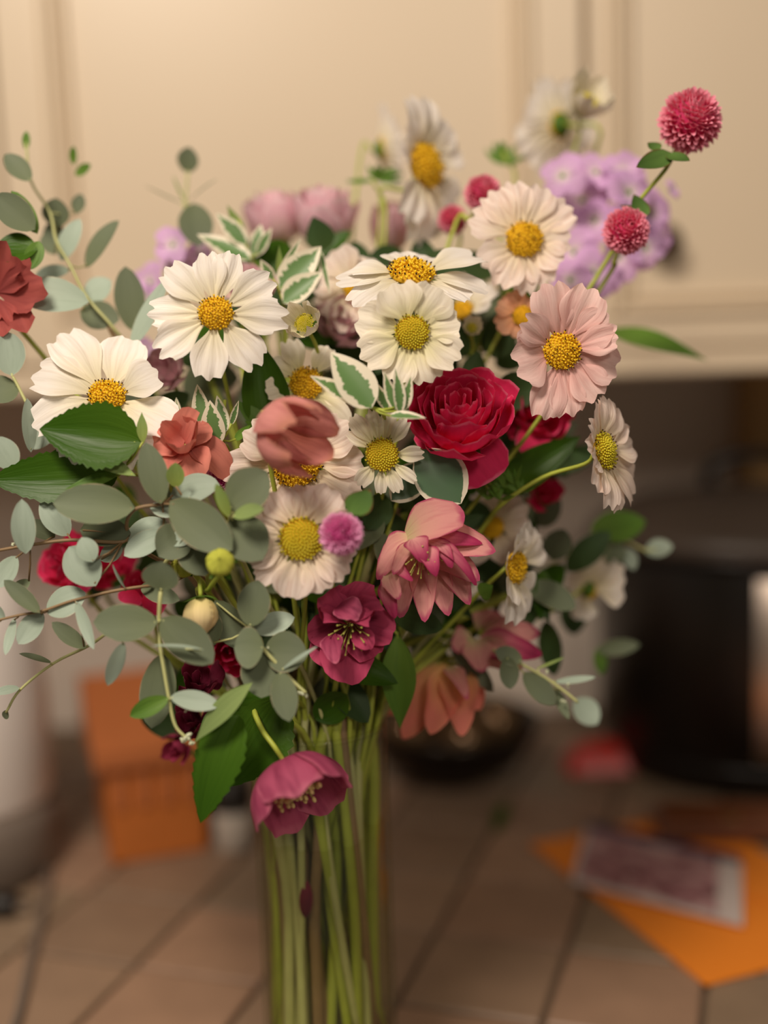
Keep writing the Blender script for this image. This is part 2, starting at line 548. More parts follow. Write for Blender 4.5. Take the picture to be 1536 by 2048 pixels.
def blade(name, parent, B, T, w, N, mat, prof='ell', nu=10, nv=6, bend=0.0, curl=0.0, trough=0.0, fold=0.0,
          ruff=0.0, rib=0.0, notch=0.0, serr=0, twist=0.0, sway=0.0, mb=None, label=None, seed=None):
    B, T = V(B), V(T)
    Lv = T - B
    ln = Lv.length
    xh = Lv / ln
    n = N - xh * N.dot(xh)
    if n.length < 1e-5:
        n = xh.orthogonal()
    n.normalize()
    yh = n.cross(xh)
    hw, lf = prof_fn(prof)
    ph = rnd() * 9 if seed is None else seed
    vs, uv, fs = [], [], []
    for i in range(nu + 1):
        u = i / nu
        for j in range(nv + 1):
            s = -1 + 2 * j / nv
            l = lf(s)
            if notch:
                l -= notch * (0.5 + 0.5 * math.cos(s * PI * 2.6 + ph)) * (0.4 + 0.6 * abs(math.sin(ph * 3 + s * 4)))
            uu = u * l if prof in ('cosmos', 'round', 'point') else u
            h = hw(u) * w / 2
            if serr:
                h *= 1 + 0.16 * ((u * serr) % 1.0) * (1 if abs(s) > 0.99 else 0)
            z = bend * ln * uu * (1 - uu) + curl * ln * uu ** 3 + trough * h * s * s + fold * h * abs(s)
            if ruff:
                z += ruff * ln * (math.sin(s * 4.2 + ph) * 0.6 + math.sin(s * 9.1 + ph * 2.3) * 0.4 + 0.5 * math.sin(uu * 7 + ph * 1.7 + s * 2)) * uu ** 1.3
            if rib:
                z += rib * ln * math.cos(s * PI * 2.5 + 0.4 * math.sin(ph)) * (0.3 + 0.7 * sstep(uu * 1.6)) * (1 - 0.4 * uu)
            a = twist * uu
            ys = h * s
            yy, zz = ys * math.cos(a) - z * 0, z + ys * math.sin(a)
            vs.append(xh * (uu * ln) + yh * (yy + sway * ln * uu * uu) + n * zz)
            uv.append((j / nv, u))
    k = nv + 1
    for i in range(nu):
        for j in range(nv):
            fs.append((i * k + j, i * k + j + 1, (i + 1) * k + j + 1, (i + 1) * k + j))
    if mb is not None:
        mb.add([B + v for v in vs], fs, uv)
        return None
    o = add_mesh(name, mesh_of(name, vs, fs, uv), mat, parent, B)
    if label: o['label'] = label
    return o


def lerp_curve(pts, u):
    n = len(pts) - 1
    q = [V((2 * pts[0][0] - pts[1][0], 2 * pts[0][1] - pts[1][1]))] + [V(p) for p in pts] + [V((2 * pts[-1][0] - pts[-2][0], 2 * pts[-1][1] - pts[-2][1]))]
    x = min(u * n, n - 1e-6)
    i = int(x)
    t = x - i
    a, b, c, d = q[i], q[i + 1], q[i + 2], q[i + 3]
    return 0.5 * ((2 * b) + (c - a) * t + (2 * a - 5 * b + 4 * c - d) * t * t + (3 * b - a - 3 * c + d) * t ** 3)


def frame(n, ref=None):
    n = n.normalized()
    x = RT if ref is None else ref
    x = x - n * x.dot(n)
    if x.length < 1e-3:
        x = UP - n * UP.dot(n)
    x.normalize()
    return x, n.cross(x), n


def cup_petal(name, parent, O, fr, phi, dphi, mer, mat, nu=8, nv=8, ruff=0.0, tipk=0.22, notch=0.0, spin=0.0, wtop=0.75, jit=0.0):
    """a petal lying on the bowl swept by the meridian (r, z) about the axis fr[2]"""
    X, Y, Z = fr
    ph = rnd() * 9
    vs, uv, fs = [], [], []
    for i in range(nu + 1):
        u = i / nu
        for j in range(nv + 1):
            s = -1 + 2 * j / nv
            l = 1 - tipk * abs(s) ** 2.4 - notch * (0.5 + 0.5 * math.sin(s * 7 + ph))
            uu = u * l
            r, z = lerp_curve(mer, uu)
            wf = 0.45 + 0.55 * math.sin(PI / 2 * min(1, u / 0.5)) - (1 - wtop) * sstep((u - 0.6) / 0.4)
            a = phi + s * dphi * wf + spin * uu
            rr = r * (1 + 0.05 * s) + ruff * uu ** 2 * (math.sin(s * 5 + ph) + 0.5 * math.sin(s * 11 + 2 * ph)) + jit * math.sin(ph) * uu
            zz = z + 0.6 * ruff * uu ** 2 * math.sin(s * 6.3 + ph * 1.7)
            vs.append(X * (rr * math.cos(a)) + Y * (rr * math.sin(a)) + Z * zz)
            uv.append((j / nv, u))
    k = nv + 1
    for i in range(nu):
        for j in range(nv):
            fs.append((i * k + j, i * k + j + 1, (i + 1) * k + j + 1, (i + 1) * k + j))
    return add_mesh(name, mesh_of(name, vs, fs, uv), mat, parent, O)


# ------------------------------------------------------------------ the setting
Y_CAB, Y_WALL = 0.44, 0.78
mb = MB()
X0, X1, YF = -1.30, 1.25, -0.30
ctr = MB().box((X0, YF, -0.04), (X1, Y_WALL, -0.006), 0.004).build('floor_counter', M['grout'])
ctr.name = 'countertop'
tag(ctr, kind='structure')
TILE = []
for i in range(6):
    f = 0.86 + 0.28 * i / 5
    TILE.append(simple('stone_tile_%d' % i, tuple(min(1, c * f) for c in S(144 + 4 * (i % 3), 122, 100)), 0.5, noise_amt=0.22, noise_scale=22, bump=0.25))
ROTT = math.radians(18)
TS = 0.106
TMESH = []
for i in range(6):
    b = MB().box((-TS / 2 + 0.0022, -TS / 2 + 0.0022, -0.010), (TS / 2 - 0.0022, TS / 2 - 0.0022, 0.0), 0.0018)
    me = mesh_of('tile', b.v, b.f, b.uv, False)
    me.materials.append(TILE[i])
    TMESH.append(me)
WORLD[ctr.name] = V((0, 0, 0))
for a in range(-22, 23):
    for b in range(-22, 23):
        x = (a * math.cos(ROTT) + b * math.sin(ROTT)) * TS + 0.03
        y = (-a * math.sin(ROTT) + b * math.cos(ROTT)) * TS + 0.02
        if X0 + 0.06 < x < X1 - 0.06 and YF + 0.06 < y < Y_WALL - 0.06:
            o = add_mesh('tile', random.choice(TMESH), None, ctr, (x, y, uni(-0.0006, 0.0)))
            o.rotation_euler.z = -ROTT
tag(MB().box((X0, Y_WALL, -0.04), (X1, Y_WALL + 0.03, 1.25)).build('wall_back', M['wall']), kind='structure')


# ------------------------------------------------------------------ cabinet
def cab_x(px, py, y=Y_CAB):
    return on_y(px, py, y).x


zb_frame = on_y(1400, 748, Y_CAB).z + .012
CZ1 = 1.12
CXL, CXR = X0 + 0.02, X1 - 0.02
cabinet = thing('wall_cabinet', 'cream painted wall cabinet with panelled doors behind the bouquet', 'cabinet', (0.1, Y_CAB + 0.17, zb_frame))
YB = Y_CAB + 0.02   # the doors stand 2 cm proud of the carcass
MB().box((CXL, YB, zb_frame), (CXR, Y_WALL, CZ1)).build('body', M['paint'], cabinet)
zb_door = on_y(1440, 688, Y_CAB).z


def panel_door(x0, x1, z0, z1, st, rail, knob=None, shallow=False):
    d = MB()
    yf = Y_CAB
    d.box((x0, yf, z0), (x0 + st, YB, z1), 0.0025)
    d.box((x1 - st, yf, z0), (x1, YB, z1), 0.0025)
    d.box((x0 + st, yf, z0), (x1 - st, YB, z0 + rail), 0.0025)
    d.box((x0 + st, yf, z1 - rail), (x1 - st, YB, z1), 0.0025)
    door = d.build('door', M['paint'], cabinet)
    # stepped bead moulding round the panel, and the panel itself
    q = MB()
    a, b2, c2, e = x0 + st, x1 - st, z0 + rail, z1 - rail
    for off, ww, dep in ((0.0, 0.010, 0.0005), (0.010, 0.006, 0.009), (0.016, 0.005, 0.006)):
        A, B, C, E = a + off, b2 - off, c2 + off, e - off
        yy = yf + dep - 0.006
        bv = ww * .33
        q.box((A, yy, C), (A + ww, YB, E), bv)
        q.box((B - ww, yy, C), (B, YB, E), bv)
        q.box((A + ww, yy, C), (B - ww, YB, C + ww), bv)
        q.box((A + ww, yy, E - ww), (B - ww, YB, E), bv)
    q.build('moulding', M['paint'], door)
    MB().box((a + 0.021, yf + 0.011, c2 + 0.021), (b2 - 0.021, YB, e - 0.021)).build('panel', M['paint'], door)
    if knob:
        kb = MB()
        kb.lathe([(0.008, 0), (0.007, 0.008), (0.0065, 0.012), (0.013, 0.017), (0.0165, 0.022), (0.0150, 0.027), (0.009, 0.030), (0.001, 0.031)], 24)
        vs = [V((v.x + knob[0], yf - v.z, v.y + knob[1])) for v in kb.v]
        kb.v = [v + V((0, .011, 0)) for v in vs]
        kb.build('knob', M['bronze'], door, origin=(knob[0], yf, knob[1]), smooth=True)
    return door


xg = cab_x(1166, 80)
panel_door(cab_x(-14, 80), xg - 0.001, zb_door, CZ1 - 0.02, 0.045, 0.045)
xa = cab_x(-22, 80)
panel_door(xa - 0.50, xa, zb_door, CZ1 - 0.02, 0.05, 0.045)
panel_door(CXL + 0.01, xa - 0.506, zb_door, CZ1 - 0.02, 0.05, 0.045)
kp = on_y(1336, 482, Y_CAB - 0.02)
panel_door(xg + 0.006, CXR - 0.01, zb_door - 0.002, CZ1 - 0.02, 0.018, 0.030, knob=(kp.x, kp.z))
MB().box((CXL, Y_CAB + 0.004, zb_frame - 0.012), (CXR, YB, zb_frame + 0.014), 0.003).build('light_rail', M['paint'], cabinet)

# ------------------------------------------------------------------ vase
VC = at(636, 1440, 0.73)
VX, VY, VZ = VC.x, VC.y, VC.z
VR = 0.0420
vase = thing('flower_vase', 'tall clear glass cylinder vase full of green flower stems', 'vase', (VX, VY, 0))
MB().lathe([(VR, 0.006), (VR, 0.012), (VR, VZ - 0.012), (VR, VZ - 0.004), (VR, VZ - 0.003), (VR - 0.0029, VZ - 0.003), (VR - 0.0029, VZ - 0.004), (VR - 0.0029, VZ - 0.012), (VR - 0.0030, 0.020), (VR - 0.0030, 0.014)], 64, (VX, VY, 0), cap=False).build('body', M['glass'], vase, smooth=True)
MB().lathe([(VR, VZ - 0.003), (VR + .0001, VZ - 0.001), (VR - 0.0008, VZ), (VR - 0.0022, VZ), (VR - 0.0029, VZ - 0.001), (VR - 0.0029, VZ - 0.003)], 64, (VX, VY, 0), cap=False).build('rim', M['glass'], vase, smooth=True)
MB().lathe([(0.002, 0.002), (VR * 0.93, 0.002), (VR * 0.96, 0.0), (VR, 0.006), (VR - 0.003, 0.014), (VR * 0.75, 0.010), (0.002, 0.0095)], 64, (VX, VY, 0), cap=False).build('base', M['glass'], vase, smooth=True)
WZ = VZ - 0.068
wt = MB()
wt.lathe([(VR - 0.0036, 0.016), (VR - 0.0036, WZ)], 48, (VX, VY, 0))
tag(wt.build('vase_water', M['water'], None, origin=(VX, VY, 0.016), smooth=False), 'clear greenish water standing inside the glass vase', 'water', kind='stuff')

NSTEM = 0


def neck_points(head, wide=False):
    """where a stem from this head enters the vase and where it ends"""
    global NSTEM
    NSTEM += 1
    d = V((head.x - VX, head.y - VY, 0))
    a = math.atan2(d.y, d.x) + uni(-0.5, 0.5)
    rr = min(0.036, 0.014 + d.length * 0.16 + rnd() * 0.010)
    nk = V((VX + math.cos(a) * rr, VY + math.sin(a) * rr, VZ - 0.005))
    a2 = a + PI + uni(-0.9, 0.9)
    r2 = 0.036 * rnd() ** .35
    if wide:
        rr = uni(.020, .0348)
        a = uni(0, 2 * PI)
        nk = V((VX + math.cos(a) * rr, VY + math.sin(a) * rr, VZ - 0.005))
        a2 = a + uni(-.7, .7)
        r2 = uni(.024, .0348)
    bt = V((VX + math.cos(a2) * r2, VY + math.sin(a2) * r2, uni(0.018, 0.05)))
    return nk, bt


def stem_pts(head, back, via=(), wide=False):
    nk, bt = neck_points(head, wide)
    pts = [head]
    if back is not None:
        pts.append(head + back)
    pts += [V(x) for x in via]
    last = pts[-1]
    if last.z > nk.z + 0.10:
        mid = last.lerp(nk, 0.55)
        mid += V((VX - mid.x, VY - mid.y, 0)) * 0.25
        pts.append(mid)
    elif last.z < nk.z + 0.012:
        out = V((last.x - VX, last.y - VY, 0)).normalized()
        pts.append(V((VX, VY, VZ + 0.022)) + out * (VR * 0.9))
    pts.append(nk)
    pts.append(nk.lerp(bt, 0.5) + V((uni(-1, 1), uni(-1, 1), 0)) * 0.003)
    pts.append(bt)
    return catmull(pts, 5), bt


def stemmed(name, label, cat, head, back, via=(), rad=0.0014, mat='stem', group=None, wide=False):
    pts, bt = stem_pts(head, back, via, wide)
    t = thing(name, label, cat, bt, group)
    n = len(pts)
    MB().tube(pts, [rad * (0.85 + 0.5 * i / n) for i in range(n)], 6).build('stem', M[mat], t, smooth=True)
    return t


# ------------------------------------------------------------------ cosmos
def disc_mesh(kind):
    """florets packed in a spiral over a low dome, radius 1"""
    b, dk = MB(), MB()
    nF = 150 if kind == 'bead' else 120
    for i in range(nF):
        t = (i + 0.5) / nF
        r = math.sqrt(t) * 0.97
        a = i * 2.39996
        z = 0.42 * (1 - r * r) + 0.06
        n = V((r * math.cos(a) * 0.75, r * math.sin(a) * 0.75, 0.8)).normalized()
        p = V((r * math.cos(a), r * math.sin(a), z))
        if kind == 'bead':
            open_ = t > 0.72
        else:
            open_ = rnd() < 0.25 + 0.75 * t
        if not open_:
            b.ball(p, 0.068, 6, 4, axis=n, stretch=1.35)
        else:
            h = uni(0.10, 0.2)
            tip = p + n * h
            b.tube([p - n * 0.03, p + n * h * 0.6, tip], [0.045, 0.05, 0.066], 5)
            for q in range(4):
                aa = q * PI / 2 + a
                side = (n.orthogonal().normalized() * math.cos(aa) + n.cross(n.orthogonal().normalized()) * math.sin(aa))
                b.ball(tip + side * 0.055, 0.03, 4, 3)
            if rnd() < (0.55 if t > 0.5 else 0.2):
                dk.ball(tip + n * 0.05, 0.042, 5, 4, axis=n, stretch=1.9)
    base = MB().lathe([(0.9, -0.12), (0.98, 0.0), (0.9, 0.12), (0.6, 0.30), (0.25, 0.42), (0.01, 0.45)], 20)
    return (mesh_of('disc_florets', b.v, b.f, b.uv), mesh_of('anthers', dk.v, dk.f, dk.uv), mesh_of('disc_base', base.v, base.f, base.uv))


DISC = {'star': disc_mesh('star'), 'bead': disc_mesh('bead')}
DISC['star'][0].materials.append(M['yellow'])
DISC['bead'][0].materials.append(M['yellow2'])
for k in DISC:
    DISC[k][1].materials.append(M['anther'])
    DISC[k][2].materials.append(M['goldbase'])


_r = MB().lathe([(0.06, -0.62), (0.30, -0.55), (0.60, -0.36), (0.84, -0.16), (0.88, -0.06)], 16)
RECEP = mesh_of('receptacle', _r.v, _r.f, _r.uv)
RECEP.materials.append(M['mid'])


def rot_from(fr):
    return Matrix((fr[0], fr[1], fr[2])).transposed()


def sepals(t, O, fr, r, n=8, mat='mid', ln=1.0, wid=0.4, back=0.3, el=0.5):
    X, Y, Z = fr
    b = MB()
    for i in range(n):
        a = 2 * PI * i / n + 0.2
        d = X * math.cos(a) + Y * math.sin(a)
        blade('sepal', None, O - Z * back * r, O + d * (r * ln) * math.cos(el) + Z * r * ln * math.sin(el) * 0.5, r * wid, Z, None, 'lance', 4, 2, bend=-0.3, mb=b)
    b.build('calyx', M[mat], t, origin=O, smooth=True)


def cosmos(px, py, d, r, disc, n, petals, mat, kind, label, el=0.12, calyx=False, width=0.62, via=(), droop=0.0, name='cosmos_flower', ruff=0.03, rib=0.028, notch=0.12, tilt=None, stemlen=0.05, dz=0.0, group='cosmos flowers in the bouquet'):
    O = at(px, py, d)
    s = d / F_PX
    Z = cdir(*n)
    fr = frame(Z)
    X, Y, Z = fr
    t = stemmed(name, label, 'flower', O - Z * 0.006, -Z * stemlen * 0.6 - V((0, 0, stemlen * 0.5)), via, 0.0013, 'stem', group)
    fl, an, ba = DISC[kind]
    rm = rot_from(fr) @ Matrix.Rotation(rnd() * 6, 3, 'Z')
    ds = disc * s
    add_mesh('receptacle', RECEP, None, t, O, rm, ds)
    db = add_mesh('disc', ba, None, t, O, rm, ds)
    db2 = add_mesh('disc_florets', fl, None, t, O, rm, ds)
    db2['kind'] = 'stuff'
    db3 = add_mesh('anthers', an, None, t, O, rm, ds)
    db3['kind'] = 'stuff'
    if isinstance(petals, int):
        a0 = rnd() * 360
        petals = [(a0 + 360 * i / petals + uni(-6, 6), uni(0.9, 1.08), uni(0.9, 1.1)) for i in range(petals)]
    for i, p in enumerate(petals):
        a, lf, wf = p[0], (p[1] if len(p) > 1 else 1.0), (p[2] if len(p) > 2 else 1.0)
        e = (p[3] if len(p) > 3 else el) + uni(-0.05, 0.05)
        a = math.radians(a)
        dr = X * math.cos(a) + Y * math.sin(a)
        Bp = O + dr * ds * 0.72 - Z * (0.0006 + 0.0005 * (i % 3) + dz)
        L = r * s * lf - ds * 0.72
        Tp = Bp + dr * L * math.cos(e) + Z * L * math.sin(e)
        blade('petal', t, Bp, Tp, r * s * width * wf, Z, M[mat], 'cosmos', 12, 12, bend=uni(0.05, 0.3) + droop, curl=-droop - uni(0.0, 0.14),
              trough=uni(0.06, 0.24), ruff=ruff, rib=rib, notch=notch, twist=uni(-0.12, 0.12))
    if calyx:
        sepals(t, O - Z * ds * 0.1, fr, ds * 1.15, 8, 'mid', 1.0, 0.42, 0.25, 0.3)
        MB().lathe([(0.001, -0.9), (0.25, -0.85), (0.55, -0.6), (0.85, -0.25), (0.9, 0.0)], 14)
    return t


cosmos(432, 627, 0.652, 142, 35, (0.05, 0.12), [(137, 1.0, .95), (99, .92, .9), (77, .95, .85), (35, .98, 1.0), (-4, 1.04, 1.05), (-51, .98, 1.05), (-97, .98, 1.0), (-146, 1.02, 1.05), (178, .98, .95)],
       'white', 'star', 'large open white cosmos with golden centre, left of the variegated sprig', el=0.05, width=0.54, notch=0.15)
cosmos(215, 793, 0.665, 160, 37, (0.10, 0.52), [(128, 1.15, .95, .2), (78, .92, 1.0, .25), (163, 1.02, .95, .05), (205, 1.0, .9, -.1), (25, .72, .9, .3), (-25, 1.0, 1.0, .0), (-62, 1.05, .95, -.05), (-110, 1.0, .9, -.05), (245, .95, .9, -.1)],
       'white', 'star', 'white cosmos at far left tilted upward above the serrated green leaves', width=0.66, el=0.1)
cosmos(823, 548, 0.675, 152, 46, (0.08, 0.80), [(28, 1.12, 1.15, .15), (-4, 1.05, .9, -.02), (-30, .9, .8, -.15), (172, .88, .95, -.05), (192, 1.02, 1.0, -.1), (222, 1.05, .95, -.12), (110, .7, .9, .1), (70, .7, .9, .1), (262, .8, .9, -.15), (298, .8, .9, -.2)],
       'white', 'star', 'white cosmos seen from the side with raised golden centre, above the cream cosmos', width=0.55, el=0)
cosmos(824, 665, 0.648, 108, 34, (0.0, -0.02), [(113, .98, 1.25, .3), (58, .98, 1.25, .25), (165, 1.08, 1.1, .1), (207, 1.08, 1.05), (250, 1.02, .95), (290, 1.0, .95), (328, 1.05, 1.0), (11, .92, .95)],
       'cream', 'bead', 'cream white cosmos with greenish beaded centre beside the crimson rose', width=0.74, el=0.1, rib=.024)
cosmos(1048, 480, 0.712, 120, 37, (0.05, 0.10), [(100, 1.05), (70, 1.0), (36, 1.02), (0, .8), (-32, .75), (-62, .85), (-90, .95, .8), (-118, .95), (-150, .85), (155, 1.0, 1.1), (128, 1.02)],
       'blush', 'star', 'pale blush cosmos with domed yellow centre, lower left of the lilac stock', width=0.6)
cosmos(1123, 703, 0.665, 128, 38, (0.10, 0.08), [(103, 1.1, 1.1, .3), (66, 1.12, 1.05, .35), (34, .95, .95, .5), (14, .92, .7, .5), (-14, .98, 1.1, .0), (-50, .95, 1.0, .05), (-107, 1.12, .85, 0), (-84, 1.05, .9, 0), (196, .86, 1.35, .4), (150, .9, .8, .65)],
       'pink', 'star', 'large pale pink cosmos with wavy petals, right of the crimson rose', width=0.70, ruff=0.06, el=0.2)
cosmos(1206, 902, 0.668, 124, 37, (0.74, 0.16), [(95, .92, .9, .25), (70, .92, 1.0, .2), (48, .95, .9, .15), (22, 1.0, 1.2, .1), (-14, 1.1, .95, .05), (-38, 1.15, .8, .05), (-62, 1.05, .95, .0), (-88, 1.0, 1.1, .1), (-118, .85, 1.1, .25), (116, .85, .9, .35), (150, .7, .8, .4), (185, .6, .8, .4), (215, .6, .8, .4)],
       'blush', 'bead', 'blush white cosmos turned right on a long bare stem against the dark cooker', el=0.2, calyx=True, width=0.56,
       via=[at(1085, 955, .69), at(1000, 1012, .70), at(955, 1070, .72)], stemlen=0.010)
cosmos(602, 1078, 0.632, 122, 43, (0.02, 0.05), [(118, .92, 1.1), (90, .9, 1.0), (58, 1.0, 1.2), (20, .95, .9), (-14, .95, .8), (-40, .98, .9), (-66, .95, .95), (-100, 1.0, 1.15), (-135, 1.02, .7), (-158, .95, .8), (168, .85, .8), (145, .9, .8)],
       'blush', 'bead', 'blush cosmos with broad beaded yellow centre behind the small lilac pink globe flower', width=0.6, rib=.032, notch=0.08)
cosmos(592, 928, 0.668, 138, 50, (0.05, 0.22), [(150, .92, 1.1, .5), (185, 1.12, .9), (215, 1.1, .9), (35, 1.0, 1.1, .3), (5, 1.0, .9, .1), (-25, 1.08, .9), (-55, 1.05, .9), (-90, 1.0, .9), (-125, 1.0, .9), (90, .9, 1, .5)],
       'blush', 'star', 'peachy blush cosmos with orange centre under the dusty pink hellebore', width=0.62, rib=.032)
cosmos(764, 910, 0.655, 88, 33, (0.04, 0.06), [(128, 1.15, .85), (104, 1.1, .7), (80, 1.12, .75), (54, 1.02, .7), (148, .95, .6), (2, .98, .75), (-38, 1.0, .55), (-65, .95, .7), (-92, .9, .6), (232, .9, .8)],
       'cream', 'bead', 'small cream cosmos with gaps between narrow petals below the variegated leaf', width=0.52, rib=.032)
cosmos(612, 768, 0.690, 112, 34, (0.08, 0.30), [(112, .95, .8), (146, .8, .8), (60, .85, .8), (195, .75, .9), (230, .8, .9), (-20, .85, .9), (-50, 1.15, 1.0), (-75, .9, .9)],
       'cream', 'star', 'cream cosmos half hidden behind the variegated leaf and dusty hellebore', width=0.56)
cosmos(850, 332, 0.775, 146, 45, (0.70, 0.08), [(90, .98, .8), (120, .95, .9, .3), (60, .9, .9), (30, .8, .8), (-30, .75, .9), (-66, 1.0, 1.2, -.1), (-95, 1.12, 1.2, .0), (-118, 1.05, .9, .2), (170, .6, .8, .5), (140, .7, .7, .5)],
       'white', 'star', 'tall white cosmos turned sideways at the top centre of the bouquet', el=0.15, calyx=True, width=0.55, via=[at(760, 380, .79), at(770, 470, .79)], stemlen=0.02)
cosmos(1030, 1135, 0.700, 98, 32, (0.78, 0.02), [(88, .85, .9, .4), (55, 1.1, 1.2, .15), (25, 1.25, 1.0, .1), (120, .7, 1.0, .7), (-40, .8, 1.0), (-75, 1.1, 1.1), (-100, 1.2, 1.2, .1), (-128, .9, 1.0, .4), (170, .6, .8, .6)],
       'white', 'star', 'shaded white cosmos turned right, beside the pink double hellebore', width=0.66)
cosmos(762, 300, 0.85, 88, 24, (0.80, 0.15, -0.25), 8, 'white', 'star', 'blurred white cosmos at the top behind the mauve roses', width=0.72, el=0.4, stemlen=0.018)
cosmos(1120, 250, 0.85, 112, 28, (-0.45, 0.1, -0.7), [(150, 1, 1.1), (110, .95, 1.1), (60, .8, 1), (0, 1.1, 1.1), (-35, 1.15, 1), (200, .8, 1), (250, .9, 1), (300, .9, 1)], 'white', 'star', 'blurred white cosmos at the top right behind the half open bud', width=0.66, el=0.25)
cosmos(1178, 1180, 0.80, 92, 20, (0.62, -0.3, -0.45), [(10, 1.0, 1.3), (-35, .9, 1.2), (-88, 1.0, 1.3), (-130, .8, 1.0), (120, .7, 1.0), (170, .5, 1.0)], 'white', 'star', 'blurred white cosmos hanging at the far right in front of the dark cooker', width=0.76, el=0.1)
cosmos(922, 622, 0.745, 85, 26, (-0.35, 0.65), [(45, 1.1, 1.0), (15, 1.0, .9), (75, 1, 1), (-20, .8, .8), (110, .8, .9), (180, .8, .9), (240, .8, .9)], 'white', 'star', 'small white cosmos with yellow centre behind the cream cosmos', width=0.6)
cosmos(712, 575, 0.735, 100, 26, (-0.2, 0.3), [(120, .95, 1.1, .3), (160, .9, 1.1, .2), (210, .9, 1.0, .1), (250, 1.0, 1.0), (70, .7, 1), (300, .8, 1), (20, .7, .8)], 'blush', 'star', 'pale blush cosmos mostly hidden behind the side-turned white cosmos', width=0.76)
cosmos(1045, 632, 0.715, 58, 20, (-0.15, 0.1), [(150, 1, 1), (200, 1, 1.1), (245, .8, 1), (110, 1, 1), (60, .7, 1), (0, .7, 1), (300, .8, 1)], 'peach', 'star', 'small faded peach cosmos tucked left of the large pale pink cosmos', width=0.8, ruff=0.08)
cosmos(985, 1055, 0.745, 95, 24, (-0.3, 0.3), [(130, .9, 1.1), (80, .9, 1.1), (40, .9, 1.0), (180, .9, 1), (230, .9, 1), (300, .9, 1), (0, .8, 1)], 'blush', 'star', 'dim blush cosmos behind the pink double hellebore and feathery green foliage', width=0.76)


def half_open(px, py, d, r, n, mat, label, green=True, k=6, calyx='mid', kind='bead'):
    O = at(px, py, d)
    s = d / F_PX
    fr = frame(cdir(*n))
    R = r * s
    Ob = O - fr[2] * R * 0.7
    t = stemmed('cosmos_bud', label, 'flower bud', Ob, -fr[2] * 0.02 - V((0, 0, 0.02)), (), 0.0012, 'stem', 'half open flower buds')
    for i in range(k):
        mer = [(R * .15, 0), (R * .62, R * .45), (R * .85, R * 1.0), (R * uni(.7, 1.15), R * uni(1.35, 1.7))]
        cup_petal('petal', t, Ob, fr, 2 * PI * i / k + uni(-.2, .2), 0.62, mer, M[mat], 7, 7, ruff=R * 0.1, notch=0.1, wtop=0.85)
    sepals(t, Ob + fr[2] * R * 0.1, fr, R * 0.85, 7, calyx, 1.1, 0.5, 0.2, 0.9)
    add_mesh('disc_florets', DISC[kind][0], None, t, Ob + fr[2] * R * 0.6, rot_from(fr), R * 0.45)['kind'] = 'stuff'
    return t


half_open(608, 645, 0.672, 42, (-0.25, 0.25), 'cream', 'half open cream cosmos bud right of the large white cosmos')
half_open(1176, 202, 0.79, 52, (0.32, 0.50), 'cream', 'half open cream bud standing highest at top right')
half_open(944, 655, 0.715, 22, (0.1, 0.2), 'cream', 'tiny closed cream bud between the two facing cosmos')


# ------------------------------------------------------------------ globe amaranth
def gomph_mesh(seed):
    random.seed(seed)
    b = MB()
    n = 270
    for i in range(n):
        t = (i + 0.5) / n
        z = 1 - 1.88 * t
        r = math.sqrt(max(0, 1 - z * z))
        a = i * 2.39996 + uni(-.08, .08)
        d = V((r * math.cos(a), r * math.sin(a), z))
        tang = V((-z * math.cos(a), -z * math.sin(a), r))
        k = uni(0.02, 0.16)
        B = d * 0.66 - tang * 0.05
        T = d * uni(0.93, 1.03) + tang * k
        side = tang.cross(d)
        blade('b', None, B, T, uni(.22, .30), (tang * -1 + side * uni(-.4, .4) + d * .2), None, 'point', 4, 4, bend=-0.35, trough=-0.7, mb=b)
    b.ball((0, 0, 0), 0.74, 14, 10)
    b.uv[-14 * 11:] = [(0.5, 0.05)] * (14 * 11)
    return mesh_of('flower_head', b.v, b.f, b.uv)


GM = [gomph_mesh(3), gomph_mesh(5)]
GM[0].materials.append(M['bract'])
GM[1].materials.append(M['bract2'])


def gomphrena(px, py, d, r, n, k, label, leaves=(), via=(), back=0.03):
    O = at(px, py, d)
    s = d / F_PX
    fr = frame(cdir(*n))
    t = stemmed('globe_amaranth', label, 'flower', O - fr[2] * r * s * 0.8, -fr[2] * back, via, 0.0014, 'stem', 'globe amaranth flowers')
    h = add_mesh('flower_head', GM[k], None, t, O, rot_from(fr), r * s)
    h['kind'] = 'stuff'
    for (bx, by, tx, ty, w_, dd) in leaves:
        blade('bract_leaf', t, at(bx, by, d), at(tx, ty, d + dd), w_ * s, cdir(0.1, 0.5), M['bractleaf'], 'ovate', 8, 6, bend=-0.25, trough=0.25)


gomphrena(1380, 242, 0.70, 66, (0.15, 0.45), 0, 'large pink globe flower standing alone at upper right',
          [(1345, 306, 1272, 335, 48, -.012), (1335, 308, 1380, 322, 38, -.012), (1320, 300, 1295, 285, 30, .004)], via=[at(1330, 340, .705), at(1262, 425, .715), at(1190, 560, .73)], back=0.008)
gomphrena(1252, 462, 0.705, 49, (0.0, 0.1), 0, 'pink globe flower in front of the lilac stock, dark leaf on its head',
          [(1290, 435, 1268, 388, 40, .004), (1285, 425, 1240, 410, 24, .004)], via=[at(1228, 525, .725), at(1195, 585, .735)], back=0.012)
gomphrena(966, 388, 0.745, 40, (0.25, 0.45), 0, 'pink globe flower left of the pale blush cosmos, upper one of two', via=[at(935, 440, .75), at(900, 480, .755)], back=0.01)
gomphrena(905, 440, 0.765, 31, (-0.1, 0.5), 0, 'small pink globe flower partly hidden behind a white petal')
gomphrena(682, 1068, 0.612, 46, (0.15, 0.12), 1, 'lilac pink globe flower overlapping the blush cosmos centre',
          [(700, 1030, 741, 978, 58, .012)])
gomphrena(440, 958, 0.672, 34, (0.0, 0.3), 1, 'magenta globe flower peeping out above the eucalyptus leaves')


